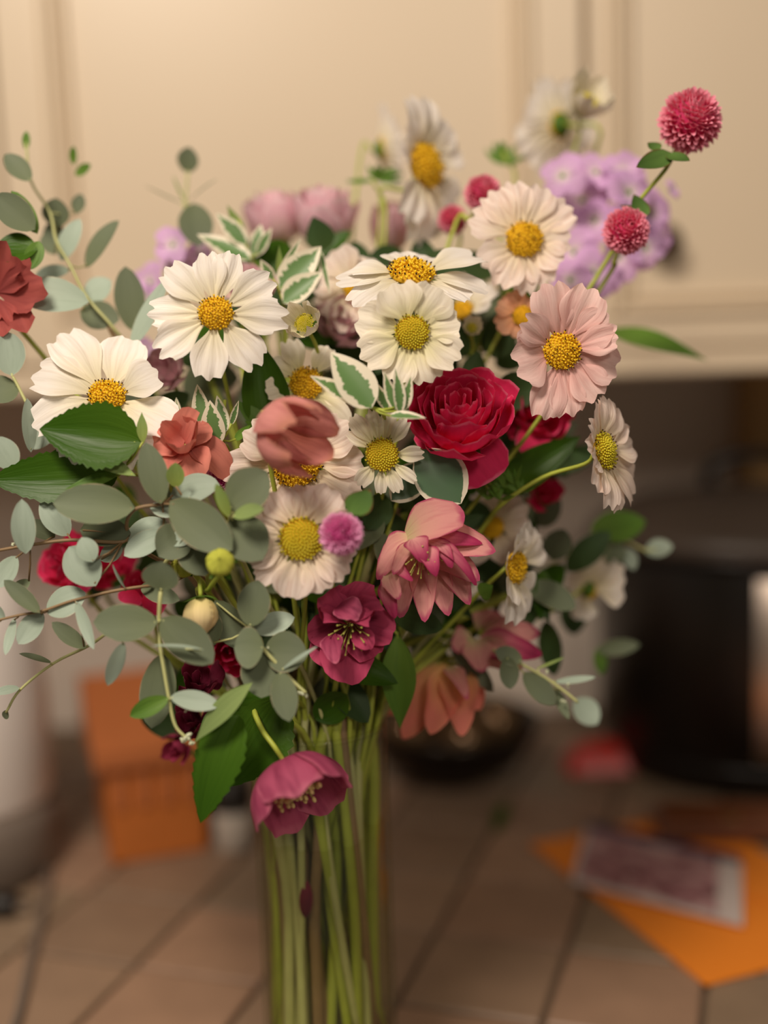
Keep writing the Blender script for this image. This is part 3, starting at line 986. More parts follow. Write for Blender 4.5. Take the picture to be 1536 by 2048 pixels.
# ------------------------------------------------------------------ roses and ranunculus
def rose(px, py, d, R, H, n, count, mat, label, name='rose', openk=1.0, group=None, extra=None, stemmat='stem', cat='flower', ruff=0.05, via=(), droop=0.02, sep=True):
    s = d / F_PX
    R, H = R * s, H * s
    fr = frame(cdir(*n))
    O = at(px, py, d) - fr[2] * H * 0.55
    t = stemmed(name, label, cat, O, -fr[2] * 0.03 - V((0, 0, droop)), via, 0.0017, stemmat, group)
    for i in range(count):
        q = i / max(1, count - 1)
        rt = R * (0.10 + 0.90 * q ** 0.85)
        zt = H * (0.98 - 0.42 * openk * q ** 2.0) * uni(.95, 1.04)
        lip = R * (0.02 + 0.20 * openk * q ** 2)
        mer = [(R * .06, 0.0), (rt * .72, zt * .22), (rt * 1.0, zt * .62), (rt * .93 + lip, zt)]
        dp = 1.25 - 0.55 * q
        cup_petal('petal', t, O, fr, i * 2.39996 + uni(-.2, .2), dp, mer, M[mat], 8, 9, ruff=R * ruff * (0.3 + q), tipk=0.16 + .08 * q, wtop=0.8)
    if sep:
        sepals(t, O + fr[2] * H * 0.04, fr, R * 0.8, 5, 'mid', 1.0, 0.4, 0.1, 0.3)
    if extra:
        for (bx, by, tx, ty, w_, dd) in extra:
            blade('petal', t, at(bx, by, d + dd), at(tx, ty, d + dd - .006), w_ * s, cdir(0, .2), M[mat], 'round', 9, 8, bend=0.2, trough=-0.25, ruff=.03)
    return t


random.seed(21)
rose(918, 822, 0.668, 110, 125, (-0.05, 0.55), 30, 'crimson', 'big crimson rose with layered petals at the centre right', openk=0.75,
     extra=[(930, 880, 985, 962, 130, .012), (880, 860, 865, 905, 90, .01)])
RG = 'red and pink roses low in the bouquet'
rose(1065, 815, 0.735, 75, 90, (0.2, 0.2), 14, 'crimson', 'dark crimson rose behind the pale pink cosmos', group=RG, extra=[(1050, 850, 1085, 905, 70, 0), (1100, 780, 1170, 800, 70, 0)])
rose(125, 1128, 0.715, 66, 70, (-0.55, 0.45), 12, 'fuchsia', 'bright red rose at far left behind silver eucalyptus', group=RG, extra=[(120, 1140, 185, 1172, 60, -.005)])
rose(285, 1180, 0.705, 48, 80, (-0.2, 0.55), 12, 'fuchsia', 'hot pink rose below the eucalyptus, left of the cream bud', group=RG, extra=[(270, 1180, 250, 1208, 50, -.01), (285, 1195, 330, 1218, 45, -.012)])
rose(455, 1300, 0.695, 58, 70, (0.1, -0.1), 13, 'crimson', 'shaded crimson rose between the hanging eucalyptus sprigs', group=RG)
rose(215, 1130, 0.745, 50, 60, (0.1, 0.3), 9, 'crimson', 'deep red rose in shadow behind the heart shaped eucalyptus leaves', group=RG)
rose(1085, 985, 0.76, 40, 50, (0.2, 0.2), 9, 'crimson', 'dark red rose in shadow below the right-turned cosmos', group=RG)
rose(398, 1360, 0.672, 50, 70, (0.1, 0.45), 9, 'burgundy', 'burgundy cupped flower under the hanging eucalyptus sprig', name='ranunculus', openk=.3, group='burgundy flowers at lower left')
rose(382, 1438, 0.682, 44, 60, (-0.1, 0.45), 9, 'burgundy', 'smaller burgundy flower just above the drooping dark leaf', name='ranunculus', openk=.4, group='burgundy flowers at lower left')
rose(352, 1500, 0.725, 34, 50, (-0.3, -0.3), 7, 'magenta', 'blurred magenta flower beside the wooden box', name='ranunculus', openk=.4, group='burgundy flowers at lower left', sep=False)
LG = 'mauve roses at the back'
rose(548, 428, 0.815, 66, 118, (-0.18, 0.93), 15, 'mauve', 'left one of two mauve roses side by side at the back', group=LG, openk=.55)
rose(648, 425, 0.80, 72, 125, (0.05, 0.93), 16, 'mauve', 'right one of two mauve roses side by side at the back', group=LG, openk=.55)
rose(785, 452, 0.82, 44, 105, (0.1, 0.9), 10, 'mauve', 'mauve rose at the back behind the hanging white petals', group=LG, openk=.2)
rose(690, 640, 0.735, 58, 90, (0.0, 0.4), 11, 'mauvedeep', 'dusky mauve rose in shadow left of the cream cosmos', group=LG, openk=.5)
rose(325, 735, 0.715, 48, 70, (-0.3, 0.4), 11, 'mauvedeep', 'dusky mauve rose peeping out below the large white cosmos', group=LG)
rose(500, 568, 0.715, 62, 70, (0.2, 0.7), 11, 'mauve', 'pale mauve rose directly behind the large white cosmos', group=LG)


# ------------------------------------------------------------------ hellebores
def stamens(t, O, fr, R, n=26, h=1.0, mat='pale_anther', spread=.6):
    X, Y, Z = fr
    b, c = MB(), MB()
    for i in range(n):
        a = i * 2.39996
        rr = R * spread * math.sqrt((i + .5) / n)
        p0 = O + (X * math.cos(a) + Y * math.sin(a)) * rr * .3
        p1 = O + (X * math.cos(a) + Y * math.sin(a)) * rr + Z * R * h * uni(.8, 1.1)
        b.tube([p0, p0.lerp(p1, .5) + Z * R * .08, p1], R * .018, 4)
        c.ball(p1, R * (.075 if mat == 'pale_anther' else .035), 5, 4, axis=Z, stretch=1.4)
    b.build('stamens', M['stamen'], t, origin=O, smooth=True)['kind'] = 'stuff'
    c.build('anthers', M[mat], t, origin=O, smooth=True)['kind'] = 'stuff'


HG = 'hellebore flowers'


def bell(px, py, d, R, H, n, mer, k, mat, label, dphi=.85, ruff=.04, phi0=0., st=None, via=(), inner=0, stemmat='stem', tipk=.25, notch=.04, back=0.02):
    s = d / F_PX
    O = at(px, py, d)
    fr = frame(cdir(*n))
    t = stemmed('hellebore_flower', label, 'flower', O + fr[2] * H * s * .02, -fr[2] * back, via, 0.0015, stemmat, HG)
    mm = [(a * R * s, b * H * s) for a, b in mer]
    for i in range(k):
        sc_ = 1.0 - .05 * (i % 2)
        cup_petal('petal', t, O, fr, phi0 + 2 * PI * i / k + uni(-.08, .08), dphi, [(a * sc_, b * uni(.94, 1.06)) for a, b in mm], M[mat], 12, 12, ruff=R * s * ruff, tipk=tipk, notch=notch, wtop=.8)
    for i in range(inner):
        cup_petal('petal', t, O, fr, phi0 + .5 + 2 * PI * i / inner, dphi * .6, [(a * .7, b * .8) for a, b in mm], M[mat], 8, 8, ruff=R * s * ruff, tipk=tipk, notch=notch, wtop=.7)
    if st:
        stamens(t, O + fr[2] * H * s * .12, fr, R * s * .62, 34, st, 'pale_anther', .8)
    return t


random.seed(33)
bell(570, 1529, 0.640, 104, 104, (0.44, -0.76), [(.04, 0), (.52, .05), (.88, .42), (1.0, 1.0)], 5, 'plum', 'plum pink hellebore bell hanging in front of the glass vase', dphi=.92, ruff=.05, st=.95, tipk=.14, notch=.03,
     via=[at(548, 1492, .640), at(522, 1455, .648), at(515, 1415, .665)], back=.004, phi0=.4)
bell(552, 856, 0.630, 76, 128, (0.66, -0.28), [(.10, 0), (.82, .10), (1.05, .50), (.86, 1.0)], 6, 'dusty', 'dusty pink cupped hellebore overlapping the peachy cosmos', dphi=.66, ruff=.03, inner=3, phi0=.3, tipk=.35, back=.012)
bell(-12, 588, 0.690, 88, 60, (0.25, 0.0), [(.06, 0), (.5, .3), (.85, .6), (1.1, .8)], 5, 'brick', 'brick red ruffled hellebore beside the rising eucalyptus branch', dphi=.85, ruff=.12, inner=4, notch=.05, tipk=.14)


def blades_flower(label, d, head, petals, stem_via=(), back=None, name='hellebore_flower', st=None, stemmat='stem'):
    s = d / F_PX
    O = at(head[0], head[1], d + .004)
    t = stemmed(name, label, 'flower', O, back or (FWD * 0.02 + V((0, 0, 0.004))), stem_via, 0.0016, stemmat, HG)
    for p in petals:
        bx, by, db, tx, ty, dt, w_, mat, nx, ny = p[:10]
        kw = p[10] if len(p) > 10 else {}
        a = dict(bend=.25, curl=.0, trough=.3, ruff=.03, prof='point', nu=10, nv=8)
        a.update(kw)
        blade('petal', t, at(bx, by, d + db), at(tx, ty, d + dt), w_ * s, cdir(nx, ny), M[mat], a.pop('prof'), a.pop('nu'), a.pop('nv'), **a)
    if st:
        stamens(t, at(st[0], st[1], d + st[2]), frame(cdir(st[3], st[4])), st[5] * s, 22, 1.0, 'stamen', .7)
    return t


t = blades_flower('salmon twisted hellebore above the eucalyptus leaves', 0.655, (372, 893), [
    (368, 892, .006, 404, 820, -.004, 66, 'salmon', -.3, .3, dict(bend=.4, trough=.6, curl=.2, prof='round', ruff=.06)),
    (365, 890, .006, 298, 880, .0, 78, 'salmon', .1, .4, dict(bend=.5, curl=-.2, prof='round', ruff=.08)),
    (378, 888, .006, 462, 938, .004, 72, 'salmon', .2, .5, dict(bend=.5, curl=-.3, prof='round', ruff=.06)),
    (372, 898, .004, 384, 958, -.006, 96, 'salmon', 0, .2, dict(bend=.5, curl=-.2, prof='round', ruff=.06)),
    (362, 898, .004, 314, 924, -.002, 70, 'salmon', -.2, .3, dict(bend=.5, curl=-.2, prof='round', ruff=.08)),
    (380, 880, .008, 425, 868, .002, 60, 'salmon', .2, .5, dict(bend=.4, prof='round', ruff=.06))])
for ph_ in (0.2, 2.4, 4.4):
    cup_petal('petal', t, at(368, 896, .658), frame(cdir(-.05, .55)), ph_, 1.35, [(.001, 0), (.006, .003), (.0085, .009), (.0105, .016)], M['salmon'], 8, 12, ruff=.001, tipk=.1, spin=.5)


# pink double hellebore (nodding, seen into its mouth)
blades_flower('large pink double hellebore with magenta petal edges below the crimson rose', 0.655, (850, 1075), [
    (812, 1074, .012, 932, 1034, -.002, 92, 'picotee', 0, .5, dict(bend=.7, curl=.02, prof='round')),
    (846, 1072, .012, 992, 1104, .004, 84, 'picotee', .2, .3, dict(bend=.4)),
    (850, 1082, .010, 955, 1078, -.004, 44, 'picodark', .2, .3, dict(bend=.5, curl=-.25)),
    (842, 1080, .014, 752, 1150, .000, 74, 'picotee', -.6, .1, dict(bend=.75, curl=-.15)),
    (832, 1084, .024, 800, 1238, .004, 74, 'picotee', -.3, -.1, dict(bend=.3, trough=.5)),
    (842, 1086, .026, 850, 1244, .004, 72, 'picotee', 0, 0, dict(bend=.3, trough=.5)),
    (852, 1086, .026, 897, 1234, .006, 72, 'picotee', .1, 0, dict(bend=.3, trough=.5)),
    (860, 1084, .024, 940, 1210, .008, 72, 'picotee', .3, 0, dict(bend=.3, trough=.5)),
    (848, 1086, .020, 960, 1162, .006, 76, 'picotee', .3, 0, dict(bend=.4, trough=.4)),
    (850, 1080, .002, 958, 1158, -.010, 34, 'picodark', .5, .2, dict(bend=.5, trough=.6, curl=-.2)),
    (826, 1084, .002, 786, 1150, -.010, 36, 'picotee', -.4, .2, dict(bend=.3)),
    (826, 1078, -.006, 848, 1116, -.016, 52, 'picodark', 0, .4, dict(bend=.3, curl=-.3, nu=8)),
    (848, 1096, -.006, 872, 1142, -.016, 46, 'picodark', .1, .3, dict(bend=.3, curl=-.3)),
    (876, 1090, -.004, 905, 1130, -.012, 34, 'picodark', .2, .3, dict(bend=.3, curl=-.2)),
    (792, 1130, -.002, 820, 1158, -.012, 26, 'picodark', -.3, .2, dict(bend=.3, curl=-.2)),
    (780, 1140, .002, 800, 1200, -.012, 46, 'picotee', -.4, .1, dict(bend=.3)),
    (775, 1155, .004, 792, 1238, -.008, 44, 'picodark', -.4, 0, dict(bend=.3)),
], st=(845, 1105, .004, 0, -.4, 55))
blades_flower('ruffled magenta hellebore with greenish stamens below the pink double one', 0.652, (700, 1240), [
    (698, 1238, .008, 745, 1172, .000, 84, 'magenta', .1, .5, dict(bend=.3, ruff=0.15, prof='round')),
    (690, 1236, .008, 650, 1182, .000, 84, 'magenta', -.2, .5, dict(bend=.3, ruff=0.15, prof='round')),
    (686, 1240, .004, 640, 1232, -.010, 60, 'magenta', -.4, .4, dict(bend=.4, ruff=0.15, prof='round')),
    (705, 1238, .002, 762, 1214, -.010, 60, 'magenta', .2, .6, dict(bend=.4, ruff=0.18, prof='round')),
    (708, 1244, .010, 790, 1272, .000, 80, 'magenta', .5, .1, dict(bend=.4, ruff=0.14, prof='round')),
    (706, 1250, .012, 750, 1318, .000, 80, 'magenta', .3, -.2, dict(bend=.3, ruff=0.12, prof='round')),
    (698, 1254, .014, 690, 1368, .000, 110, 'magenta', 0, -.2, dict(bend=.3, ruff=0.11, prof='round')),
    (690, 1252, .012, 634, 1330, .004, 80, 'magenta', -.3, -.2, dict(bend=.3, ruff=0.12, prof='round')),
    (684, 1246, .010, 618, 1278, .004, 70, 'magenta', -.4, 0, dict(bend=.3, ruff=0.12, prof='round')),
    (664, 1270, -.006, 672, 1328, -.014, 48, 'plum', -.2, .1, dict(bend=.3, trough=.4)),
    (676, 1212, -.006, 716, 1236, -.014, 58, 'plum', 0, .6, dict(bend=.4, ruff=0.15, prof='round')),
    (700, 1236, -.002, 742, 1240, -.014, 46, 'magenta', .3, .4, dict(bend=.4, ruff=.15, prof='round')),
    (712, 1262, -.004, 738, 1300, -.010, 46, 'magenta', .4, .1, dict(bend=.4, ruff=.12, prof='round')),
], st=(700, 1252, .004, -.05, -.3, 60))
blades_flower('blurred peach hellebore bell right of the vase rim', 0.745, (905, 1335), [
    (900, 1335, .01, 805, 1478, .0, 88, 'peachbell', -.3, .1, dict(trough=.5)), (905, 1338, .0, 860, 1470, -.02, 80, 'peachbell', 0, .1, dict(trough=.5)),
    (910, 1338, .0, 925, 1472, -.02, 80, 'peachbell', .1, .1, dict(trough=.5)), (910, 1335, .01, 960, 1420, .0, 78, 'peachbell', .4, .1, dict(trough=.5)),
    (890, 1340, .02, 765, 1430, .01, 80, 'peachbell', -.3, .3), (895, 1335, -.005, 935, 1400, -.03, 40, 'picotee', .2, .5, dict(bend=.5))])
blades_flower('soft pink hellebore low on the right beside the trailing eucalyptus', 0.735, (960, 1270), [
    (960, 1275, .01, 1080, 1265, .0, 76, 'picotee', .2, .4), (960, 1280, .0, 1085, 1310, -.01, 64, 'picodark', .2, .1), (960, 1285, .0, 1045, 1338, -.01, 66, 'picotee', .1, -.1),
    (950, 1280, .0, 965, 1345, -.01, 64, 'picotee', 0, -.1), (945, 1275, .005, 905, 1300, .0, 66, 'picotee', -.3, .1), (960, 1265, .01, 1000, 1225, .01, 70, 'picotee', 0, .6)])


# ------------------------------------------------------------------ lilac stock
def stock(label, d, spine, florets, via=()):
    s = d / F_PX
    P = [at(x, y, d + .01) for x, y in spine]
    t = stemmed('stock_flower', label, 'flower', P[0], None, P[1:], 0.0022, 'stem', 'lilac stock stems')
    for (x, y, r, nx, ny) in florets:
        O = at(x, y, d + uni(-.02, .008))
        fr = frame(cdir(nx, ny))
        c = MB().lathe([(r * s * .10, -r * s * .5), (r * s * .16, -r * s * .1), (r * s * .08, r * s * .06)], 8)
        rm = rot_from(fr)
        c.v = [O + rm @ p for p in c.v]
        h = c.build('floret', M['mid'], t, origin=O, smooth=True)
        a0 = rnd() * 6
        for i in range(4):
            a = a0 + i * PI / 2 + uni(-.2, .2)
            dr = fr[0] * math.cos(a) + fr[1] * math.sin(a)
            blade('petal', h, O + dr * r * s * .08, O + dr * r * s * uni(.9, 1.1) + fr[2] * r * s * uni(-.1, .35), r * s * 1.05, fr[2], M['lilac'], 'round', 7, 7, bend=.2, trough=.2, ruff=.09, curl=-.15)
    return t


random.seed(44)
stock('lilac stock flower cluster at upper right below the big pink globe', 0.80,
      [(1215, 350), (1205, 440), (1170, 560), (1110, 700)],
      [(1125, 352, 46, -.3, .3), (1165, 400, 52, -.1, .1), (1192, 345, 46, 0, .4), (1245, 345, 50, .2, .4), (1258, 385, 50, .2, .2), (1300, 425, 48, .5, .1), (1312, 470, 46, .5, 0), (1190, 440, 44, -.1, 0),
       (1150, 505, 50, -.2, -.1), (1185, 545, 50, 0, -.2), (1235, 515, 50, .3, -.2), (1290, 495, 46, .4, -.1), (1345, 378, 20, .6, .2), (1140, 560, 44, -.3, -.2), (1240, 440, 40, 0, 0), (1220, 555, 34, .2, -.3)])
stock('lilac stock florets at the upper left behind the large white cosmos', 0.80,
      [(330, 470), (340, 560), (400, 700)],
      [(300, 565, 40, -.3, 0), (345, 490, 38, -.1, .3), (290, 595, 34, -.3, -.2), (400, 505, 26, .2, .2), (290, 700, 26, -.2, 0), (360, 530, 34, .1, .1)])


# ------------------------------------------------------------------ eucalyptus
def sprig(name, label, cat, d, stem_px, leaves, smat='stempale', rad=0.0011, group=None, tips=(), prof='ell', defmat='euc', join=True, wide=False):
    """stem_px: (px, py[, dd]) from the tip inwards; leaves: (bx,by,tx,ty,w[,mat][,dd][,(nx,ny)])"""
    s = d / F_PX
    P = [at(p[0], p[1], d + (p[2] if len(p) > 2 else 0)) for p in stem_px]
    t = stemmed(name, label, cat, P[0], None, P[1:], rad, smat, group, wide)
    for lf in leaves:
        bx, by, tx, ty, w_ = lf[:5]
        mat = lf[5] if len(lf) > 5 and lf[5] else defmat
        dd = lf[6] if len(lf) > 6 else uni(-.006, .006)
        nn = lf[7] if len(lf) > 7 else (uni(-.3, .3), uni(-.05, .45))
        pf = lf[8] if len(lf) > 8 else prof
        kw = lf[9] if len(lf) > 9 else {}
        B, T = at(bx, by, d + dd), at(tx, ty, d + dd + uni(-.008, .004))
        a = dict(bend=uni(-.12, .16), trough=uni(.0, .22), twist=uni(-.25, .25), sway=uni(-.04, .04), fold=.10)
        a.update(kw)
        o = blade('leaf', t, B, T, w_ * s, cdir(*nn), M[mat], pf, 12 if 'serr' not in a else 36, 6, **a)
        if join:
            # petiole to the nearest stem point
            best = min(P, key=lambda q: (q - B).length)
            if (best - B).length < 0.03:
                MB().tube([best, best.lerp(B, .5) + V((0, 0, -.0008)), B + (T - B) * .06], rad * .55, 5).build('petiole', M[smat], o, smooth=True)
    for (x, y, r, n_) in tips:
        b = MB()
        for i in range(n_):
            c = at(x + uni(-1, 1) * r, y + uni(-1, 1) * r, d + uni(-.002, .002))
            b.ball(c, r * s * .55, 6, 5, axis=cdir(uni(-1, 1), uni(-1, 1), .3), stretch=1.7)
        b.build('tip_buds', M['tipbud'], t, smooth=True)
    return t


random.seed(55)
EG = 'eucalyptus sprigs'
E = lambda label, d, st, lv, **k: sprig('eucalyptus_sprig', label, 'foliage', d, st, lv, group=EG, **k)
E('eucalyptus sprig with the broadest grey leaves at the front left of the bouquet', 0.640,
  [(372, 996), (325, 1008), (268, 1020), (255, 1062, .012), (300, 1110, .03), (400, 1180, .05)],
  [(270, 1016, 106, 1006, 84, 'euc', -.002, (0, .25)), (322, 1008, 292, 884, 58, 'euc', -.004, (.1, .3)), (340, 1002, 462, 1104, 88, 'euc', -.012, (-.1, .2)), (340, 992, 440, 972, 74, 'euc2', .006, (0, .5)),
   (352, 975, 350, 925, 36, 'young', -.004, (0, .3)), (362, 1002, 384, 985, 22, 'euc2', -.008, (0, .4)), (330, 1064, 248, 1112, 52, 'euc2', .008, (0, .4)), (378, 1058, 316, 1112, 78, 'euc', .004, (-.1, .1)), (382, 1062, 410, 1152, 84, 'euc', .002, (.1, .1)),
   (300, 1010, 352, 1032, 34, 'euc2', .004, (0, .5)), (160, 1060, 262, 1068, 62, 'euc', .016, (0, .1))],
  tips=[(376, 1002, 6, 3), (328, 985, 4, 2)], smat='stemred')
E('eucalyptus tip with two round grey leaves touching the blush cosmos', 0.628,
  [(468, 1020), (462, 1034), (455, 1070, .02), (500, 1150, .05)],
  [(458, 1018, 534, 942, 88, 'euc', -.002, (.1, .2)), (462, 1036, 526, 1120, 92, 'euc', .002, (.0, .15)), (458, 1034, 434, 966, 26, 'young', -.006, (-.2, .3)), (466, 1032, 528, 1020, 34, 'under', -.008, (0, .5))],
  tips=[(470, 1022, 4, 2)])
E('long eucalyptus sprig hanging straight down at the lower left', 0.630,
  [(372, 1476), (350, 1450), (338, 1398), (328, 1340), (320, 1290), (318, 1240), (322, 1180), (335, 1120, .02), (420, 1080, .06)],
  [(322, 1180, 324, 1122, 76, 'euc', -.002, (0, .1)), (316, 1244, 186, 1250, 76, 'euc', -.004, (0, .15)), (322, 1236, 424, 1330, 80, 'euc', -.003, (.1, .3)), (408, 1300, 302, 1294, 16, 'euc2', -.010, (0, .9)),
   (326, 1306, 308, 1458, 74, 'euc', .006, (0, .1)), (340, 1394, 440, 1408, 42, 'euc2', -.003, (0, .4)), (338, 1396, 260, 1434, 38, 'mid', -.002, (0, .3)), (342, 1090, 395, 1060, 40, 'euc2', .01)],
  tips=[(372, 1474, 8, 5), (382, 1484, 6, 3), (372, 1418, 4, 2)])
E('eucalyptus sprig with round leaves hanging beside the magenta hellebore', 0.632,
  [(612, 1386), (592, 1368), (562, 1336), (525, 1296), (500, 1258, .01), (520, 1180, .04)],
  [(528, 1294, 468, 1296, 84, 'euc', -.006, (0, .15)), (528, 1300, 616, 1308, 84, 'euc', .004, (.1, .2)), (530, 1296, 520, 1396, 90, 'euc', .002, (0, .1)), (560, 1342, 576, 1444, 54, 'euc', -.004, (.1, .1)),
   (563, 1340, 634, 1290, 9, 'euc2', -.004, (.6, .6)), (500, 1254, 516, 1160, 68, 'euc', .0, (-.1, .1)), (505, 1262, 590, 1236, 50, 'euc2', .008, (0, .4)), (430, 1200, 486, 1300, 66, 'euc', .016, (0, .1)), (430, 1290, 395, 1210, 66, 'euc', .014, (0, .2))],
  tips=[(606, 1386, 7, 4), (580, 1370, 4, 2), (535, 1296, 3, 2)])
E('thin eucalyptus stem reaching left with small silver leaves at middle left', 0.645,
  [(-10, 1242), (40, 1230), (85, 1222), (150, 1200), (250, 1178), (330, 1170, .01), (420, 1170, .05)],
  [(92, 1224, 172, 1186, 64, 'euc2', .002, (0, .4)), (80, 1226, 10, 1158, 34, 'euc', -.004, (.3, .2)), (86, 1224, 36, 1288, 48, 'euc2', .004, (0, .3)), (152, 1202, 190, 1298, 28, 'euc2', -.004, (-.4, .4)),
   (252, 1178, 224, 1128, 11, 'euc2', -.002, (-.6, .4)), (172, 1296, 102, 1246, 34, 'euc', .006, (.2, .1)), (10, 1238, -20, 1205, 24, 'euc2'), (280, 1172, 360, 1200, 40, 'euc', .008, (0, 0)), (30, 1235, 8, 1310, 22, 'euc2', .004)],
  smat='stemred', rad=.0008)
E('eucalyptus stem with heart shaped silver leaves in front of the red rose', 0.650,
  [(-10, 1102), (60, 1090), (145, 1080), (245, 1084), (260, 1060, .01), (330, 1060, .04)],
  [(192, 1172, 140, 1092, 74, 'euc2', -.010, (0, .4)), (186, 1124, 164, 1074, 42, 'euc2', -.014, (0, .5)), (52, 1108, 40, 998, 48, 'euc2', -.006, (.2, .4)), (138, 1072, 84, 998, 54, 'euc2', .004, (0, .3)), (34, 1112, -6, 1176, 44, 'euc2', -.002, (0, .3)),
   (250, 1080, 332, 1046, 54, 'euc2', .004, (0, .4)), (200, 1120, 245, 1096, 40, 'euc2', .004), (60, 1160, 20, 1190, 26, 'euc', .006), (110, 1075, 60, 1040, 40, 'euc', .01)],
  smat='stemred', rad=.001, tips=[(28, 1092, 4, 3)])
E('thin eucalyptus twig sloping down to the left edge above the wooden box', 0.672,
  [(12, 1425), (40, 1380), (108, 1326), (180, 1290), (240, 1250, .02), (330, 1220, .05)],
  [(104, 1326, 38, 1306, 17, 'euc', -.002, (0, .8)), (40, 1376, -14, 1388, 22, 'euc2', -.002, (0, .6)), (248, 1284, 216, 1372, 34, 'euc2', .03, (.2, .3)), (14, 1420, 10, 1438, 16, 'euc', 0, (0, .2))],
  rad=.0009)
E('eucalyptus branch rising at the far upper left with round leaves', 0.720,
  [(52, 285, .02), (62, 362, .02), (100, 425, .02), (112, 480, .01), (140, 530), (175, 596), (230, 660), (300, 760, .02)],
  [(62, 362, 10, 308, 44, 'euc', .0, (.1, .2)), (75, 468, 22, 382, 38, 'mid', -.024, (.4, .2)), (70, 460, -14, 392, 62, 'euc', -.03, (0, .3)), (75, 500, -12, 500, 74, 'broad', -.03, (0, .5)), (78, 482, 60, 540, 36, 'mid', -.028, (.2, .2)),
   (112, 455, 114, 396, 62, 'euc', .03, (0, .1)), (120, 480, 92, 450, 50, 'euc', .034, (0, 0)), (110, 510, 100, 460, 50, 'euc', .03, (0, .1)), (152, 428, 164, 388, 32, 'euc', .04, (0, .1)), (150, 350, 182, 330, 24, 'mid', .04), (148, 330, 146, 292, 18, 'mid', .04), (52, 300, 52, 262, 16, 'mid', .02),
   (122, 522, 158, 436, 44, 'euc2', .012, (0, .3)), (172, 536, 240, 442, 56, 'euc', .014, (-.5, .2)), (178, 604, 26, 582, 74, 'euc2', -.022, (0, .25)), (172, 600, 222, 560, 62, 'euc2', .01, (0, .4)), (160, 622, 238, 644, 62, 'euc', .006, (0, .1)), (140, 540, 70, 552, 34, 'euc2', .006)],
  smat='stempale', rad=.0009)
E('small eucalyptus twig with one round top leaf standing at upper left centre', 0.790,
  [(376, 340), (370, 410), (362, 450), (330, 560), (340, 700, .02)],
  [(374, 346, 380, 294, 44, 'euc', 0, (0, .2)), (366, 408, 288, 370, 13, 'euc', 0, (0, .9)), (374, 408, 436, 358, 10, 'euc', 0, (0, .9)), (372, 408, 345, 352, 5, 'young', 0), (388, 406, 394, 494, 68, 'euc', -.02, (.1, .1))],
  rad=.0010)
E('eucalyptus stem with dark upright leaves left of the large white cosmos', 0.725,
  [(267, 660), (275, 700), (330, 820, .03)],
  [(268, 664, 254, 532, 62, 'euc', .004, (.1, .1)), (262, 694, 334, 556, 48, 'euc2', -.02, (-.3, .3)), (240, 690, 215, 650, 10, 'stemred', .0), (290, 850, 380, 790, 60, 'filler', .0)],
  rad=.0010)
E('silver eucalyptus leaves at the left edge beside the tilted white cosmos', 0.680,
  [(26, 754), (34, 768), (70, 830), (150, 900, .02), (300, 960, .05)],
  [(24, 752, 12, 664, 64, 'euc2', 0, (.2, .3)), (36, 770, -30, 800, 78, 'euc', .004, (0, .4)), (62, 905, 54, 796, 30, 'euc2', -.004, (.4, .3)), (28, 940, -8, 872, 56, 'euc2', 0, (.1, .4)), (90, 850, 140, 880, 34, 'euc', .004), (110, 840, 70, 900, 44, 'euc2', .01, (0, .3)),
   (120, 860, 60, 830, 26, 'mid', .006)],
  rad=.0010)
E('trailing eucalyptus tip with white buds at the lower right', 0.715,
  [(1156, 1405), (1128, 1382), (1085, 1352), (1030, 1322), (960, 1290, .02), (860, 1270, .03)],
  [(1014, 1312, 1022, 1378, 40, 'euc', -.006, (0, .2)), (1045, 1322, 990, 1302, 38, 'euc', -.004, (0, .3)), (1046, 1344, 1108, 1412, 46, 'euc', 0, (0, .2)), (1108, 1364, 1192, 1356, 18, 'euc2', 0, (0, .6)), (1105, 1372, 1135, 1440, 26, 'euc', .01, (.3, .1)), (1072, 1338, 1130, 1316, 6, 'young', 0, (0, .5)),
   (900, 1282, 986, 1384, 42, 'euc', .03, (0, .1)), (1150, 1398, 1196, 1448, 66, 'euc2', .05, (.1, .6))],
  tips=[(1138, 1372, 4, 3), (1128, 1400, 4, 3), (1072, 1372, 3, 2), (1095, 1345, 4, 3)], rad=.0010)
E('blurred eucalyptus sprig at the far right in front of the dark cooker', 0.80,
  [(1340, 1095), (1290, 1100), (1240, 1080), (1160, 1100), (1060, 1160, .02)],
  [(1180, 1064, 1292, 1044, 76, 'mid', 0, (0, .5)), (1102, 1120, 1128, 1058, 54, 'euc', -.04, (0, .1)), (1290, 1104, 1340, 1092, 40, 'tipbud2', 0, (0, .5)), (1210, 1098, 1250, 1120, 50, 'euc', 0), (1250, 1096, 1270, 1140, 30, 'euc2', 0), (1110, 1160, 1060, 1230, 60, 'euc', .01), (1140, 1180, 1150, 1270, 60, 'filler', .02), (1190, 1300, 1280, 1290, 34, 'euc', .01), (1200, 1290, 1200, 1350, 30, 'mid', .01)]
  if 'tipbud2' in M else
  [(1180, 1064, 1292, 1044, 76, 'mid', 0, (0, .5)), (1102, 1120, 1128, 1058, 54, 'euc', -.04, (0, .1)), (1290, 1104, 1346, 1092, 44, 'euc2', 0, (0, .5)), (1210, 1098, 1250, 1120, 50, 'euc', 0), (1250, 1096, 1270, 1140, 30, 'euc2', 0), (1110, 1160, 1060, 1230, 60, 'euc', .01), (1140, 1180, 1150, 1270, 60, 'filler', .02), (1190, 1300, 1280, 1290, 34, 'euc', .01), (1200, 1290, 1200, 1350, 30, 'mid', .01)],
  rad=.0010)

